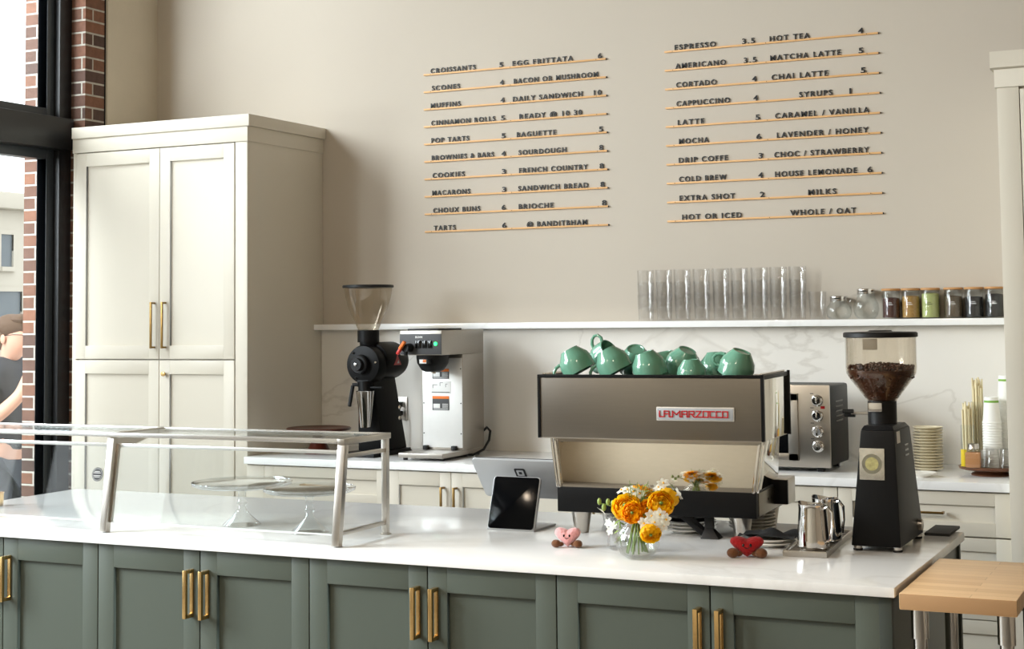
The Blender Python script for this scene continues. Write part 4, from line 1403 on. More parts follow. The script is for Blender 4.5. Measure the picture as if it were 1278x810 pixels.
# ---------------------------------------------------------------- espresso machine
MX, MY, MA = -1.572, -2.550, R(3.4)
def espresso():
    t = thing('espresso_machine', 'large steel espresso machine with red lettered badge on the island', 'espresso machine', (MX, MY, WT), MA)
    W = .341
    p = MB()
    p.box(-W + .008, W - .008, .0, .012, .290, .466, .0008)
    p.build('back_panel', M['steel_panel'], t)
    fr = MB()
    fr.box(-W, -W + .0085, -.003, .014, .288, .475, .001)
    fr.box(W - .0085, W, -.003, .014, .288, .475, .001)
    fr.box(-W, W, -.003, .014, .466, .475, .001)
    fr.build('black_edge', M['black_metal'], t)
    MB().box(W - .006, W - .0005, .014, .33, .290, .462, .0008).build('side_panel', M['mirror'], t)
    MB().box(-W + .0005, -W + .006, .014, .33, .290, .462, .0008).build('side_panel', M['mirror'], t)
    se = MB()
    for s in (-1, 1):
        se.box(s * W - .004, s * W + .004, .328, .338, .286, .478, .001)
        se.box(s * (W - .003) - .003, s * (W - .003) + .003, .012, .33, .462, .474, .001)
    se.build('side_edge', M['black_metal'], t)
    bd = MB()
    bd.box(-W + .007, W - .007, .012, .33, .286, .448, .001)
    bd.build('boiler_housing', M['steel'], t)
    MB().box(-W + .012, W - .012, .016, .325, .448, .452, .0008).build('cup_tray', M['steel'], t)
    for sx in (-1, 1):
        MB().cyl((sx * (W - .012), .02, .476), (sx * (W - .012), .325, .476), .0035, seg=10).build('cup_rail', M['chrome'], t)
    # tapered mirror body below
    mb_ = MB()
    mb_.hexa([(-.298, .054, .138), (.298, .054, .138), (.298, .35, .138), (-.298, .35, .138), (-.318, .067, .288), (.318, .067, .288), (.318, .30, .288), (-.318, .30, .288)], .001)
    mb_.build('lower_body', M['mirror'], t)
    for s in (-1, 1):
        MB().bar((s * .293, .052, .138), (s * .313, .062, .288), .008, .008, up=(0, 1, 0), bev=.001).build('edge_strip', M['chrome'], t)
        MB().bar((s * .304, .062, .138), (s * .326, .070, .288), .006, .010, up=(0, 1, 0), bev=.001).build('edge_strip', M['chrome'], t)
    b = MB()
    b.box(-.302, .302, .05, .40, .066, .140, .004)
    b.build('drip_tray_housing', M['black_metal'], t)
    MB().box(.3015, .304, .075, .40, .070, .136, .0006).build('side_plate', mat('grey_side_plate', (120, 112, 98), 0.25, 0.9), t)
    q = MB()
    for y in (.19, .225): q.cyl((.3035, y, .108), (.3052, y, .108), .0035, seg=12)
    q.build('plate_holes', M['black_gloss'], t)
    q = MB()
    q.box(.285, .340, .285, .400, .080, .156, .003)
    q.build('front_corner_cover', M['steel'], t)
    MB().box(.285, .3415, .282, .296, .082, .154, .002).build('corner_edge', M['black_metal'], t)
    MB().box(-.29, .29, .40, .46, .070, .100, .003).build('drip_grate', M['steel'], t)
    for s in (-.15, .15):
        g = MB().cyl((s, .36, .20), (s, .36, .286), .036, .042, 24).cyl((s, .36, .175), (s, .36, .20), .034, .034, 24).build('group_head', M['chrome'], t)
        MB().bar((s, .38, .185), (s, .52, .170), .022, .020, bev=.006).build('portafilter_handle', M['black_plastic'], g)
    for x, y in ((-.245, .105), (.245, .105), (-.245, .37), (.265, .37)):
        MB().lathe([(0, 0), (.020, 0), (.021, .003), (.031, .066), (0, .066)], (x, y, 0), 28).build('leg', M['steel'], t)
    # drain bracket underneath, between the legs
    q = MB()
    q.bar((.060, .10, .068), (.135, .11, .006), .012, .016, bev=.002)
    q.bar((.082, .10, .066), (.140, .12, .010), .010, .014, bev=.002)
    q.bar((.150, .10, .068), (.150, .10, .0), .026, .020, up=(0, 1, 0), bev=.003)
    q.hexa([(.128, .075, 0), (.185, .075, 0), (.185, .125, 0), (.128, .125, 0), (.139, .090, .03), (.161, .090, .03), (.161, .110, .03), (.139, .110, .03)], .002)
    q.build('drain_bracket', M['black_plastic'], t)
    # badge with continuous red line lettering
    bg = MB().box(.028, .258, -.0085, -.0005, .344, .384, .003).build('badge', mat('silver_badge', (206, 204, 200), 0.3, 0.6), t)
    MB().box(.032, .254, -.0095, -.008, .348, .380, .0008).build('badge_field', mat('pale_grey_badge_field', (168, 172, 178), 0.35, 0.3), bg)
    lt = MB()
    def st(pts):
        for (a, b_), (c, d) in zip(pts, pts[1:]):
            dx, dz = c - a, d - b_
            l = math.hypot(dx, dz)
            if l == 0: continue
            e = .0011
            lt.bar((a - dx / l * e, -.0105, b_ - dz / l * e), (c + dx / l * e, -.0105, d + dz / l * e), (.0022), .0031, up=(dz / l, 0, -dx / l) if abs(dx) < 1e-9 else (-dz / l, 0, dx / l))
    z0, z1 = .3560, .3722
    zm = (z0 + z1) / 2
    x = .0385
    u = .0146
    g = .0062
    # L
    st([(x, z1), (x, z0), (x + u * .75, z0)]); x += u * .75
    # A
    x += .003; st([(x, z0), (x, z1), (x + u, z1), (x + u, z0)]); st([(x, zm), (x + u, zm)]); st([(x + u, z0), (x + u + g + .004, z0)]); x += u + g + .004
    # M
    st([(x, z0), (x, z1), (x + u * .75, z0 + .006), (x + u * 1.5, z1), (x + u * 1.5, z0), (x + u * 1.5 + g, z0)]); x += u * 1.5 + g
    # A
    st([(x, z0), (x, z1), (x + u, z1), (x + u, z0)]); st([(x, zm), (x + u, zm)]); st([(x + u, z0), (x + u + g, z0)]); x += u + g
    # R
    st([(x, z0), (x, z1), (x + u, z1), (x + u, zm), (x, zm)]); st([(x + u * .5, zm), (x + u, z0), (x + u + g, z0)]); x += u + g
    # Z
    st([(x, z1), (x + u, z1), (x, z0), (x + u + g, z0)]); x += u + g
    # O
    st([(x, z0), (x, z1), (x + u, z1), (x + u, z0), (x, z0)]); st([(x + u, z1), (x + u + g * .9, z1)]); x += u + g * .9
    # C
    st([(x + u * .9, z1), (x, z1), (x, z0), (x + u + g * .6, z0)]); x += u + g * .6
    # C
    st([(x + u * .9, z1), (x, z1), (x, z0), (x + u + g * .6, z0)]); x += u + g * .6
    # O
    st([(x, z0), (x, z1), (x + u, z1), (x + u, z0), (x, z0)])
    lt.build('badge_lettering', mat('red_badge_paint', (178, 24, 34), 0.35), bg, 20)
    return t
espresso()
MM = Matrix.Translation((MX, MY, WT)) @ Matrix.Rotation(MA, 4, 'Z')
def mach(x, y, z=0.0):
    return MM @ Vector((x, y, z))

# green cups on top of the machine
cup_b = MB()
cup_b.lathe([(0, .003), (.022, .003), (.024, 0), (.027, 0), (.0285, .003), (.047, .028), (.0515, .045), (.0505, .074), (.0485, .0755), (.0472, .074), (.048, .046), (.044, .030), (.024, .008), (0, .007)], seg=40)
cup_me = cup_b.mesh('cup_body', M['cup_green'], 45)
hd = MB()
hd.tube([(.048, 0, .064), (.062, 0, .068), (.074, 0, .062), (.078, 0, .050), (.072, 0, .038), (.060, 0, .030), (.046, 0, .028)], [.0052, .005, .0048, .0048, .0048, .005, .0055], 10)
hd_me = hd.mesh('handle', M['cup_green'])
def cup(x, y, base_dir, hdir, label, lift=0.0, s=1.0):
    """cup resting on the cup tray at machine coords; base_dir is where the foot points"""
    t = thing('coffee_cup', label, 'cup', (0, 0, 0), 0, 'mint cups on the espresso machine')
    q = Vector((0, 0, -1)).rotation_difference(Vector(base_dir).normalized())
    roll = max(range(0, 360, 5), key=lambda a: (q @ Quaternion((0, 0, 1), R(a)) @ Vector((1, 0, 0))).dot(Vector(hdir)))
    rot = (q @ Quaternion((0, 0, 1), R(roll))).to_matrix()
    zmin = min(min((rot @ (v.co * s)).z for v in cup_me.vertices), min((rot @ (v.co * s)).z for v in hd_me.vertices))
    c0 = rot @ Vector((0, 0, .038 * s))
    p = mach(x, y, .4525)
    t.rotation_mode = 'QUATERNION'
    t.rotation_quaternion = rot.to_quaternion()
    t.location = (p.x - c0.x, p.y - c0.y, p.z - zmin + lift)
    t.scale = (s, s, s)
    for nm, me in (('cup_body', cup_me), ('handle', hd_me)):
        o = bpy.data.objects.new(nm, me); COL.objects.link(o); o.parent = t
    return t
cup(-.250, .078, (-.46, -.10, .86), (-1, -.35, -.2), 'mint cup tipped mouth-down at the left front corner of the machine')
cup(-.134, .078, (-.46, -.10, .86), (-1, -.35, -.2), 'mint cup tipped mouth-down, second from the left in the front row')
cup(-.020, .078, (-.25, -.12, .93), (.2, 1, 0), 'mint cup tipped mouth-down at the middle of the front row')
cup(.060, .175, (.42, -.2, .85), (.3, 1, 0), 'mint cup leaning between the middle cup and the low cup')
cup(.114, .070, (.0, -.05, 1), (0, 1, 0), 'low mint cup upside down in the front row, darker cup behind it', 0, .84)
cup(.158, .182, (-.05, .12, .99), (.2, 1, 0), 'mint cup upside down behind the low cup', .0)
cup(.250, .080, (.36, -.10, .92), (-.8, .1, .5), 'mint cup tipped mouth-down at the right end of the front row')
cup(-.200, .195, (-.72, .10, -.42), (-.5, .0, .8), 'mint cup on its side at the back left, mouth open to the right', .014)
cup(-.095, .190, (.22, -.48, .85), (.6, .8, 0), 'mint cup in the back row with its foot ring showing', .004)
cup(-.020, .265, (-.15, -.1, 1), (.1, 1, 0), 'mint cup upside down at the middle of the back row', .0)
sd = MB().lathe([(0, .0), (.030, .0), (.032, .002), (.034, .014), (.032, .016), (0, .016)], seg=32)
tag(place(sd.build('cup_lid', mat('pinkish_white_lid', (214, 196, 184), 0.4)), mach(.292, .235, .4525)), 'round pinkish lid beside the mint cups at the right', 'lid')

# plates under the machine
plate = MB().lathe([(0, 0), (.040, 0), (.042, .003), (.070, .010), (.074, .013), (.073, .0145), (.066, .0115), (.040, .006), (0, .0055)], seg=40)
pme = plate.mesh('plate', M['white_china'], 50)
for k in range(6):
    o = bpy.data.objects.new('plate', pme); COL.objects.link(o)
    p = (-1.362 + .0008 * math.sin(k * 4), -2.235, WT + .0004 + k * .0098)
    o.location = p; o.scale = (.95, .95, 1)
    tag(o, ('white plate at the %s of the stack behind the red heart' if k in (0, 5) else 'white plate, %s from the bottom of the stack behind the red heart') % (ordinal[k] if k < 5 else 'top'), 'plate', 'plates stacked under the espresso machine')
for k in range(3):
    o = bpy.data.objects.new('plate', pme); COL.objects.link(o)
    o.location = (-1.530, -2.335, WT + .0004 + k * .0098); o.scale = (1.15, 1.15, 1)
    tag(o, '%s plate of the short stack behind the flower vase' % ('bottom', 'middle', 'top')[k], 'plate', 'plates behind the vase')
dk = MB().lathe([(0, 0), (.058, 0), (.066, .010), (.064, .012), (0, .010)], seg=36)
tag(place(dk.build('lid', M['black_plastic']), (-1.530, -2.335, WT + .0345)), 'black lid on the short plate stack behind the vase', 'lid')
for k in range(2):
    o = bpy.data.objects.new('plate', pme); COL.objects.link(o)
    o.location = (-1.228, -2.520, WT + .0004 + k * .0098); o.scale = (1.02, 1.02, 1)
    tag(o, '%s plate under the folded black cloth by the pitchers' % ('lower', 'upper')[k], 'plate', 'plates under the black cloth')
cl = bmesh.new()
n = 22
g = [[None] * (n + 1) for _ in range(n + 1)]
rnd = random.Random(3)
for i in range(n + 1):
    for j in range(n + 1):
        x = -.078 + .156 * i / n
        y = -.05 + .12 * j / n
        r = math.hypot(x, y)
        z = .0275 + .007 * math.sin(x * 60 + 1.2) * math.cos(y * 45) + .004 * math.sin(y * 90 + x * 30) + .012 * max(0, 1 - r / .07)
        g[i][j] = cl.verts.new((x, y, z))
for i in range(n):
    for j in range(n):
        cl.faces.new([g[i][j], g[i + 1][j], g[i + 1][j + 1], g[i][j + 1]])
bmesh.ops.solidify(cl, geom=cl.faces, thickness=.005)
w = MB(); w.bm.free(); w.bm = cl
tag(place(w.build('folded_cloth', M['cloth_black'], None, 60), (-1.228, -2.520, WT + .002)), 'folded black cloth lying on two plates by the pitchers', 'cloth')

# tray with milk pitchers
t = thing('rinse_tray', 'long steel drip tray under the two milk pitchers', 'tray', (-1.142, -2.690, WT), R(4.5))
b = MB()
b.box(0, .118, 0, .44, 0, .010, .001)
b.box(0, .118, 0, .004, .008, .016, .001).box(0, .118, .436, .44, .008, .016, .001).box(0, .004, 0, .44, .008, .016, .001).box(.114, .118, 0, .44, .008, .016, .001)
b.build('tray_body', M['steel'], t)
b = MB()
for k in range(17): b.box(.010, .108, .014 + k * .0248, .026 + k * .0248, .0105, .0125, .0005)
b.build('grate', M['steel_panel'], t)
def pitcher(x, y, rz, lab, h=.118):
    t = thing('milk_pitcher', lab, 'pitcher', (x, y, WT + .0128), R(rz), 'steel milk pitchers')
    b = MB()
    b.lathe([(0, 0), (.040, 0), (.043, .004), (.0425, .03), (.0385, h * .72), (.036, h * .92), (.037, h), (.0355, h), (.0345, h * .92), (.037, h * .70), (.041, .03), (.040, .006), (0, .005)], seg=40)
    for v in b.bm.verts:           # pull out the pouring lip
        a = math.atan2(v.co.y, v.co.x)
        if v.co.z > h * .7:
            k = max(0, math.cos(a - math.pi)) ** 6 * (v.co.z / h - .7) / .3
            v.co.x -= .009 * k
            v.co.z += .006 * k
    b.build('body', M['chrome'], t)
    hd = MB().tube([(.034, 0, h * .92), (.052, 0, h * .97), (.066, 0, h * .86), (.067, 0, h * .55), (.060, 0, h * .25), (.042, 0, h * .16)], .0042, 10)
    hd.build('handle', M['chrome'], t)
pitcher(-1.080, -2.605, -25, 'front polished steel milk pitcher on the drip tray')
pitcher(-1.082, -2.455, -30, 'rear polished steel milk pitcher, nearer the hopper grinder')

# ---------------------------------------------------------------- espresso grinder
def hopper_grinder():
    t = thing('hopper_grinder', 'tall black espresso grinder with a clear hopper of coffee beans', 'coffee grinder', (-0.929, -2.53, WT))
    b = MB()
    zb, zt = .014, .326
    b.hexa([(-.066, 0, zb), (.068, 0, zb), (.068, .32, zb), (-.066, .32, zb), (-.036, .015, zt), (.056, .015, zt), (.056, .225, zt), (-.036, .225, zt)], .004)
    b.build('body', M['black_metal'], t)
    MB().hexa([(-.036, .016, zt), (.055, .016, zt), (.055, .222, zt), (-.036, .222, zt), (-.030, .03, zt + .012), (.048, .03, zt + .012), (.048, .20, zt + .012), (-.030, .20, zt + .012)], .002).build('top_plate', M['black_plastic'], t)
    # emblem plate on the front
    def onfront(a, b_, d):
        k = (b_ - zb) / (zt - zb)
        return (a, .015 * k - d, b_)
    ep = MB().prism([(-.040, .193), (.028, .193), (.028, .278), (-.040, .278)], onfront, .0, .0018, .0004).build('emblem_plate', mat('pearl_emblem_plate', (196, 192, 180), 0.18, 0.75, var=.35, scale=40), t)
    def ring(r, n=32): return [(-.006 + r * math.cos(2 * math.pi * k / n), .236 + r * math.sin(2 * math.pi * k / n)) for k in range(n)]
    MB().prism(ring(.027), onfront, .0015, .0024).build('emblem_disc', mat('dim_emblem_disc', (126, 122, 106), 0.3, 0.5, var=.4, scale=60), ep)
    MB().prism(ring(.018), onfront, .0022, .0030).build('emblem_centre', mat('yellow_grey_emblem', (166, 158, 108), 0.35, 0.3, var=.5, scale=90), ep)
    def onside(a, b_, d):
        k = (b_ - zb) / (zt - zb)
        return (.068 - .012 * k + d, a, b_)
    MB().prism([(.040, .290), (.078, .290), (.078, .322), (.040, .322)], onside, 0, .0012).build('paper_sticker', M['white_print'], t)
    v = MB()
    for k in range(3): v.prism([(.135, .248 + k * .014), (.185, .248 + k * .014), (.185, .253 + k * .014), (.135, .253 + k * .014)], onside, -.001, .001)
    v.build('vents', M['black_gloss'], t)
    MB().cyl((.066, .26, .045), (.078, .26, .045), .016, seg=20).build('side_knob', M['steel'], t)
    for x in (-.052, .055):
        for y in (.02, .30):
            f = MB().lathe([(0, 0), (.012, 0), (.013, .003), (.013, .006), (0, .006)], (x, y, 0), 20).build('foot', M['rubber'], t)
            MB().cyl((x, y, .006), (x, y, .016), .0115, seg=20).build('foot_ring', M['chrome'], f)
    hx, hy = .0, .13
    MB().cyl((hx, hy, .336), (hx, hy, .400), .040, .040, 28).build('collar', M['black_plastic'], t)
    q = MB().box(hx - .030, hx + .010, hy - .048, hy - .03, .372, .398, .004)
    q.build('hopper_latch', M['chrome'], t)
    q = MB().cyl((hx - .035, hy - .01, .366), (hx - .085, hy - .01, .366), .004, seg=10)
    qo = q.build('dose_lever', M['steel'], t)
    MB().cyl((hx - .075, hy - .025, .372), (hx - .105, hy - .025, .372), .006, seg=10).cyl((hx - .075, hy - .005, .360), (hx - .105, hy - .005, .360), .006, seg=10).build('lever_grip', M['black_plastic'], qo)
    h = MB()
    Rr = .0975
    h.lathe([(.040, .400), (.042, .404), (Rr - .012, .462), (Rr - .002, .478), (Rr, .492), (Rr, .582), (Rr - .002, .582), (Rr - .002, .492), (Rr - .004, .479), (Rr - .014, .463), (.040, .405), (.038, .401)], (hx, hy, 0), 48)
    ho = h.build('hopper', M['hopper'], t, 50)
    l = MB()
    l.lathe([(0, .598), (.030, .598), (.034, .595), (Rr + .001, .593), (Rr + .005, .590), (Rr + .005, .580), (Rr + .001, .578), (0, .580)], (hx, hy, 0), 48)
    l.build('hopper_lid', M['black_plastic'], ho)
    MB().box(hx - .030, hx + .010, hy - .090, hy - .087, .545, .575, .001).build('hopper_label', mat('grey_hopper_label', (150, 144, 134), .5), ho)
    # beans: a filled cone with loose beans heaped over it
    be = MB()
    rb = random.Random(11)
    be.lathe([(0, .401), (.036, .402), (.040, .408), (Rr - .018, .463), (Rr - .008, .479), (Rr - .006, .486), (Rr * .6, .490), (0, .494)], (hx, hy, 0), 40)
    for k in range(620):
        a = rb.uniform(0, 2 * math.pi)
        if k < 330:
            r = (Rr - .0085) * math.sqrt(rb.random())
            z = .488 + .012 * (1 - r / Rr) + rb.uniform(-.003, .010)
        else:
            z = rb.uniform(.41, .492)
            r = (.040 + (z - .405) / .058 * (Rr - .016 - .042)) if z < .463 else Rr - .0085
            r = min(r, Rr - .0075) - .002
        rot = Matrix.Rotation(rb.uniform(0, 6.28), 3, 'Z') @ Matrix.Rotation(rb.uniform(0, 3.14), 3, 'X')
        be.ell((hx + r * math.cos(a), hy + r * math.sin(a), z), .0052, .0038, .0032, 6, 4, rot)
    bo_ = be.build('coffee_beans', M['beans'], t, 60)
    bo_['kind'] = 'stuff'
hopper_grinder()
tag(MB().box(-0.868, -0.796, -2.165, -1.985, WT, WT + .008, .002).build('rubber_mat', M['rubber']), 'black rubber mat at the right edge of the island', 'mat')

# ---------------------------------------------------------------- plush hearts
def plush(x, y, rz, size, m, label, tall):
    t = thing('plush_heart', label, 'plush toy', (x, y, WT), R(rz), 'plush hearts on the island')
    b = MB()
    b.ell((0, 0, 0), 1, 1, 1, 40, 28)
    S = size
    for v in b.bm.verts:
        px, py, pz = v.co
        ax = abs(px)
        z = pz * .86 + .52 * ax ** .85 - .22 - .10 * max(0, pz) * (1 - ax)
        taper = .72 + .28 * min(1, max(0, (z + 1.0) / 1.2))
        v.co = (px * 1.1 * (taper if z < .1 else 1.0) * S, py * .66 * S, (z + 1.02) * S * tall + .002)
    b.build('body', m, t, 180)
    f = MB()
    for s in (-1, 1):
        f.ell((s * .24 * S, -.62 * S, 1.16 * tall * S), .085 * S, .05 * S, .12 * S, 12, 8)
    f.build('eyes', M['black_gloss'], t)
    f = MB().tube([(a * S, (-.655 + .3 * a * a) * S, (.90 * tall + 2.2 * a * a) * S) for a in (-.17, -.09, 0, .09, .17)], .03 * S, 8)
    f.build('mouth', M['black_plastic'], t)
    for s in (-1, 1):
        q = MB()
        q.ell((s * .92 * S, -.50 * S, .33 * S), .40 * S, .36 * S, .33 * S, 18, 12)
        q.ell((s * .62 * S, -.30 * S, .26 * S), .34 * S, .24 * S, .2 * S, 14, 10)
        q.build('foot', M['plush_brown'], t)
plush(-1.744, -2.745, 14, .0335, M['plush_pink'], 'pink smiling plush heart with brown feet below the tablet side', .86)
plush(-1.226, -2.735, 16, .0405, M['plush_red'], 'red plush heart with brown feet in front of the machine leg', .72)

# ---------------------------------------------------------------- vases and flowers
t = thing('bud_vase', 'round ribbed clear glass vase with yellow flowers', 'vase', (-1.490, -2.862, WT))
b = MB()
b.lathe([(0, .001), (.026, .001), (.046, .012), (.0575, .034), (.0585, .052), (.050, .074), (.034, .090), (.0275, .098), (.029, .112), (.036, .124), (.0345, .124), (.0272, .112), (.0258, .098), (.0325, .0885), (.048, .0725), (.0565, .052), (.0555, .035), (.0445, .0145), (.025, .005), (0, .005)], seg=96, flute=(24, .014))
b.build('glass_bowl', M['glass_thick'], t, 70)
MB().lathe([(0, .006), (.025, .006), (.044, .0155), (.0548, .035), (.0552, .048), (0, .048)], seg=40).build('water', M['water'], t)
t = thing('bud_vase', 'small clear glass vase half hidden behind the round flower vase', 'vase', (-1.592, -2.735, WT))
MB().lathe([(0, .001), (.026, .001), (.033, .006), (.0345, .020), (.034, .060), (.031, .078), (.033, .092), (.0315, .092), (.0295, .078), (.0322, .060), (.0328, .020), (.031, .008), (0, .005)], seg=72, flute=(18, .012)).build('glass_body', M['glass_thick'], t, 70)

def petal_ball(c, r, face, m, rng, layers=7):
    b = MB()
    q = Vector((0, 0, 1)).rotation_difference(Vector(face).normalized())
    for L in range(layers):
        k = (L + 1) / layers
        rad = r * (.22 + .78 * k)
        npet = 4 + L
        for p_ in range(npet):
            az = 2 * math.pi * p_ / npet + L * .9 + rng.uniform(-.1, .1)
            span = 2 * math.pi / npet * .85
            top = R(14 + 50 * k + rng.uniform(-6, 6))
            nu, nv_ = 6, 6
            grid = []
            for i in range(nu + 1):
                row = []
                for j_ in range(nv_ + 1):
                    s = (i / nu - .5) * 2
                    v = j_ / nv_
                    pol = R(165) + (top - R(165)) * v
                    pol += R(16) * (s * s) * v
                    aa = az + s * span * (.45 + .55 * math.sin(math.pi * min(1, .15 + v * .75)))
                    rr = rad * (1 + .10 * v * v * k + .03 * math.sin(5 * s + L)) * (1 - .04 * s * s)
                    pt = Vector((rr * math.sin(pol) * math.cos(aa), rr * math.sin(pol) * math.sin(aa), rr * math.cos(pol) * .82))
                    row.append(b.bm.verts.new(q @ pt + Vector(c)))
                grid.append(row)
            for i in range(nu):
                for j_ in range(nv_):
                    b.bm.faces.new([grid[i][j_], grid[i + 1][j_], grid[i + 1][j_ + 1], grid[i][j_ + 1]])
    return b
VC = Vector((-1.490, -2.862, WT))
rngf = random.Random(5)
def stem_path(head, foot):
    neck = VC + Vector((rngf.uniform(-.012, .012), rngf.uniform(-.012, .012), .105))
    return [foot, foot.lerp(neck, .5), neck, neck.lerp(head, .6) + Vector((0, 0, .008)), head]
def ranunculus(c, r, face, m, label):
    c = Vector(c)
    t = thing('ranunculus', label, 'flower', c, 0, 'yellow flowers in the round vase')
    petal_ball((0, 0, 0), r, face, M[m], rngf).build('petals', M[m], t, 80)
    a = rngf.uniform(0, 6.28)
    foot = VC + Vector((.03 * math.cos(a), .03 * math.sin(a), .014))
    back = c - Vector(face).normalized() * r * .75
    pts = [p - c for p in stem_path(back, foot)]
    MB().tube(pts, .0024, 8).build('stem', M['stem'], t)
    q = Vector((0, 0, 1)).rotation_difference(Vector(face).normalized())
    MB().ell(tuple(q @ Vector((0, 0, r * .30))), r * .16, r * .16, r * .14, 12, 8).build('flower_eye', M['stem'], t)
TOC = Vector((.40, -.88, .25))
ranunculus((-1.512, -2.885, 1.056), .037, (.05, -.75, .65), 'petal_yellow', 'large yellow bloom at the left of the bouquet')
ranunculus((-1.483, -2.915, 1.046), .0275, (.30, -.90, .25), 'petal_orange', 'deep yellow bloom facing front, centre of the bouquet')
ranunculus((-1.420, -2.868, 1.066), .0345, (.45, -.8, .45), 'petal_yellow', 'large yellow bloom at the upper right of the bouquet')
ranunculus((-1.455, -2.872, 1.052), .025, (.25, -.85, .5), 'petal_orange', 'small orange-yellow bloom wedged between two large blooms')
ranunculus((-1.432, -2.915, .996), .027, (.35, -.75, -.50), 'petal_yellow', 'small yellow bloom drooping below the white flowers')
ranunculus((-1.500, -2.800, 1.082), .031, (-.1, .6, .75), 'petal_orange', 'yellow bloom at the back of the bouquet facing the machine')
ranunculus((-1.425, -2.792, 1.076), .028, (.3, .75, .55), 'petal_yellow', 'yellow bloom at the back right of the bouquet')

def blossom(b, c, d, s, rng):
    q = Vector((0, 0, 1)).rotation_difference(Vector(d).normalized())
    for k in range(6):
        az = k * math.pi / 3 + rng.uniform(-.15, .15)
        dirr = Vector((math.cos(az), math.sin(az), 0)); perp = Vector((-math.sin(az), math.cos(az), 0))
        rows = []
        for i in range(5):
            v = i / 4
            wdt = s * .34 * math.sin(math.pi * (.12 + .83 * v)) + s * .02
            ctr = dirr * s * v + Vector((0, 0, s * (.55 * v - .35 * v * v)))
            rows.append([b.bm.verts.new(q @ (ctr + perp * wdt * e + Vector((0, 0, -abs(e) * s * .06))) + Vector(c)) for e in (-1, -.4, .4, 1)])
        for i in range(4):
            for j_ in range(3):
                b.bm.faces.new([rows[i][j_], rows[i][j_ + 1], rows[i + 1][j_ + 1], rows[i + 1][j_]])
    b.lathe([(0, -s * .55), (s * .09, -s * .5), (s * .16, 0), (0, .02 * s)], tuple(c), 8, q.to_matrix())
    return b
def spray(spots, label, s=.016):
    c = Vector(spots[0][0])
    t = thing('white_blossom_spray', label, 'flower', c, 0, 'white flower sprays in the round vase')
    for p, d in spots:
        p = Vector(p)
        b = MB()
        blossom(b, p - c, d, s * rngf.uniform(.9, 1.1), rngf)
        bo_ = b.build('blossom', M['petal_white'], t, 80)
        MB().ell(tuple(p - c + Vector(d).normalized() * s * .25), .003, .003, .003, 8, 6).build('blossom_eye', M['yellow'], bo_)
    st_ = MB()
    a = rngf.uniform(0, 6.28)
    foot = VC + Vector((.028 * math.cos(a), .028 * math.sin(a), .014))
    root = stem_path(Vector(spots[0][0]) - Vector(spots[0][1]).normalized() * .01, foot)
    st_.tube([p - c for p in root], .002, 8)
    j0 = root[3]
    for p, d in spots[1:]:
        st_.tube([j0 - c, (j0.lerp(Vector(p), .5) + Vector((0, 0, .006))) - c, Vector(p) - Vector(d).normalized() * .008 - c], .0013, 6)
    st_.build('stem', M['stem'], t)
spray([((-1.428, -2.915, 1.040), (.4, -.9, .3)), ((-1.408, -2.910, 1.044), (.6, -.8, .3)), ((-1.418, -2.920, 1.026), (.3, -.9, 0)), ((-1.446, -2.922, 1.022), (.1, -1, 0)),
       ((-1.394, -2.905, 1.032), (.8, -.6, .1)), ((-1.400, -2.905, 1.018), (.7, -.6, -.3))], 'white flower cluster at the right, above the drooping yellow bloom', .019)
spray([((-1.503, -2.850, 1.092), (.1, -.6, .8)), ((-1.520, -2.845, 1.096), (-.2, -.5, .8)), ((-1.487, -2.848, 1.088), (.3, -.6, .7)), ((-1.540, -2.84, 1.094), (-.4, -.4, .8))], 'white flower cluster on top of the bouquet above the left bloom', .018)
spray([((-1.418, -2.850, 1.118), (.3, -.6, .7)), ((-1.432, -2.845, 1.106), (-.2, -.5, .8))], 'pair of white flowers at the top right of the bouquet', .018)
spray([((-1.480, -2.81, 1.100), (0, .7, .7)), ((-1.455, -2.80, 1.096), (.2, .8, .5)), ((-1.470, -2.785, 1.082), (0, .9, .4)), ((-1.395, -2.80, 1.086), (.7, .6, .4)), ((-1.530, -2.80, 1.078), (-.6, .7, .4)), ((-1.500, -2.775, 1.066), (-.2, 1, .2)), ((-1.440, -2.775, 1.066), (.2, 1, .2))],
      'white flower cluster at the back of the bouquet towards the machine', .019)
# bud sprig at the left
t = thing('bud_sprig', 'green budding sprig reaching out left of the bouquet', 'sprig', VC)
sp_ = MB().tube([(-.012, .01, .016), (-.006, .0, .10), (-.040, -.004, .125), (-.075, -.01, .138), (-.102, -.012, .142)], .0017, 8)
sp_.build('stem', M['stem'], t)
for p, s in (((-.078, -.012, .147), .006), ((-.090, -.012, .132), .0065), ((-.103, -.012, .147), .006), ((-.064, -.012, .144), .0055)):
    MB().ell(p, s, s, s * 1.6, 10, 8).build('bud', M['leaf'], t)
b = MB(); blossom(b, Vector((-.094, -.014, .124)), (-.5, -.3, -.7), .016, rngf); b.build('blossom', M['petal_white'], t, 80)
def leaf(b, p, d, n, L, w):
    p, d, n = Vector(p), Vector(d).normalized(), Vector(n).normalized()
    s = d.cross(n).normalized()
    rows = []
    for i in range(7):
        v = i / 6
        c = p + d * L * v + n * (-.25 * L * v * v)
        hw = w * math.sin(math.pi * (.04 + .94 * v))
        rows.append([b.bm.verts.new(c - s * hw + n * hw * .25), b.bm.verts.new(c), b.bm.verts.new(c + s * hw + n * hw * .25)])
    for i in range(6):
        for j_ in range(2):
            b.bm.faces.new([rows[i][j_], rows[i][j_ + 1], rows[i + 1][j_ + 1], rows[i + 1][j_]])
t = thing('leafy_sprig', 'grey green leafy sprig among the yellow blooms', 'sprig', VC)
b = MB()
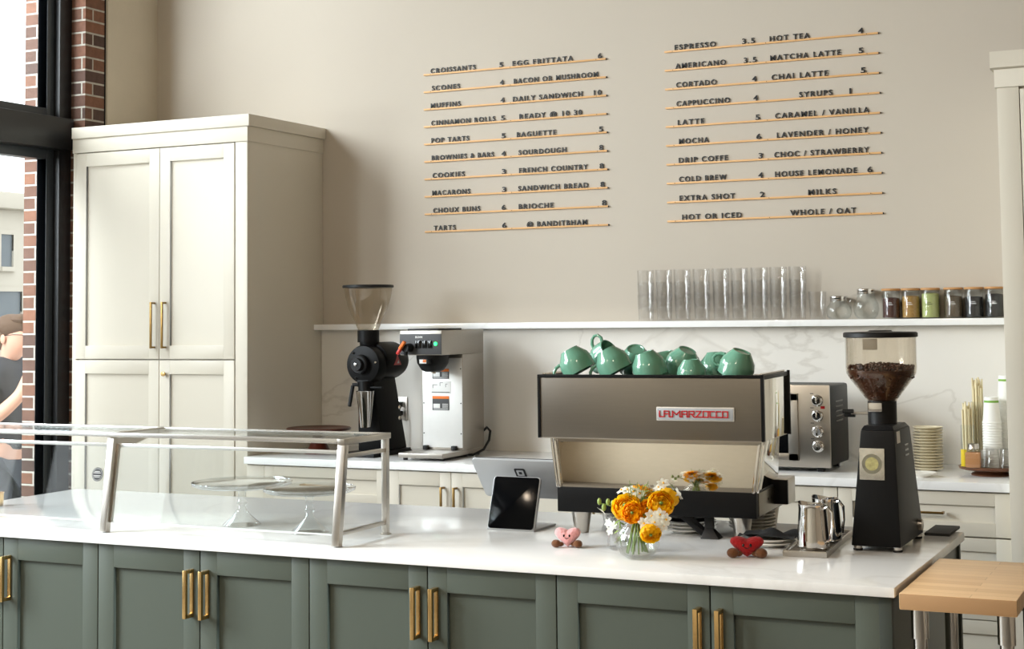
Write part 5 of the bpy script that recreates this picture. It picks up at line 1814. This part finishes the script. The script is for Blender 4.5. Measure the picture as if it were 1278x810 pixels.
for k in range(9):
    a = k * .7
    b.tube([(.004, .0, .10), (.02 * math.cos(a), .02 * math.sin(a) * .6, .16), (.030 * math.cos(a) + .006, .022 * math.sin(a), .196 + .008 * math.sin(k * 2))], .0008, 5)
b.tube([(.01, .01, .016), (.004, .0, .10)], .0018, 8)
b.build('stem', M['stem'], t)
for k in range(26):
    a = k * 2.4
    rr = .010 + .026 * ((k * 7) % 10) / 10
    b = MB(); leaf(b, (rr * math.cos(a) + .006, rr * math.sin(a) * .7, .165 + .03 * ((k * 3) % 7) / 7), (math.cos(a), math.sin(a), .6), (0, 0, 1), .016, .0035)
    b.build('leaf', M['leaf'], t, 80)
t = thing('leafy_sprig', 'leafy sprig hanging over the small rear vase', 'sprig', (-1.592, -2.735, WT))
b = MB().tube([(.004, .0, .012), (.002, -.002, .09), (.010, -.03, .115), (.022, -.05, .085), (.026, -.055, .05)], .0016, 8)
b.build('stem', M['stem'], t)
for k in range(18):
    v = k / 17
    z = .120 - .085 * v
    b = MB(); leaf(b, (.012 + .014 * v, -.03 - .026 * v, z), (math.cos(k * 2.4), math.sin(k * 2.4) * .5 - .3, -.3), (0, -.3, 1), .020, .0042)
    b.build('leaf', M['leaf'], t, 80)
for p in ((-.020, -.03, .075), (-.012, -.036, .055), (.0, -.04, .070)):
    b = MB(); blossom(b, Vector(p), (-.3, -.8, .2), .014, rngf); b.build('blossom', M['petal_white'], t, 80)

# ---------------------------------------------------------------- unseen warm pendants, hung above the view to brighten the counter tops
for x, y, z, lab in ((-2.75, -4.9, 2.75, 'unseen white pendant fill lamp in front of the island, towards the window'), (-0.9, -4.9, 2.75, 'unseen white pendant fill lamp in front of the island, towards the wooden table')):
    t = thing('pendant_fill_lamp', lab, 'lamp', (x, y, z), 0, 'unseen pendant fill lamps in front of the island')
    MB().lathe([(.02, .12), (.06, .11), (.15, .02), (.16, 0), (.155, 0), (.145, .02), (.055, .10), (.02, .11)], seg=32).build('lamp_shade', M['white_china'], t, 60)
    MB().tube([(0, 0, .10), (0, 0, CZ - z)], .004, 8).build('cord', M['black_plastic'], t)
    MB().ell((0, 0, .04), .035, .035, .045, 16, 10).build('bulb', mat('warm_bulb', (255, 220, 170), .4, emit=(255, 190, 120), estr=6.0), t)
    ld = bpy.data.lights.new('lamp_light', 'POINT')
    ld.energy = LAMP_POWER
    ld.color = (1.0, .84, .66)
    ld.shadow_soft_size = .05
    lo = bpy.data.objects.new('lamp_light', ld); COL.objects.link(lo); lo.parent = t; lo.location = (0, 0, -.03)
bpy.context.view_layer.update()
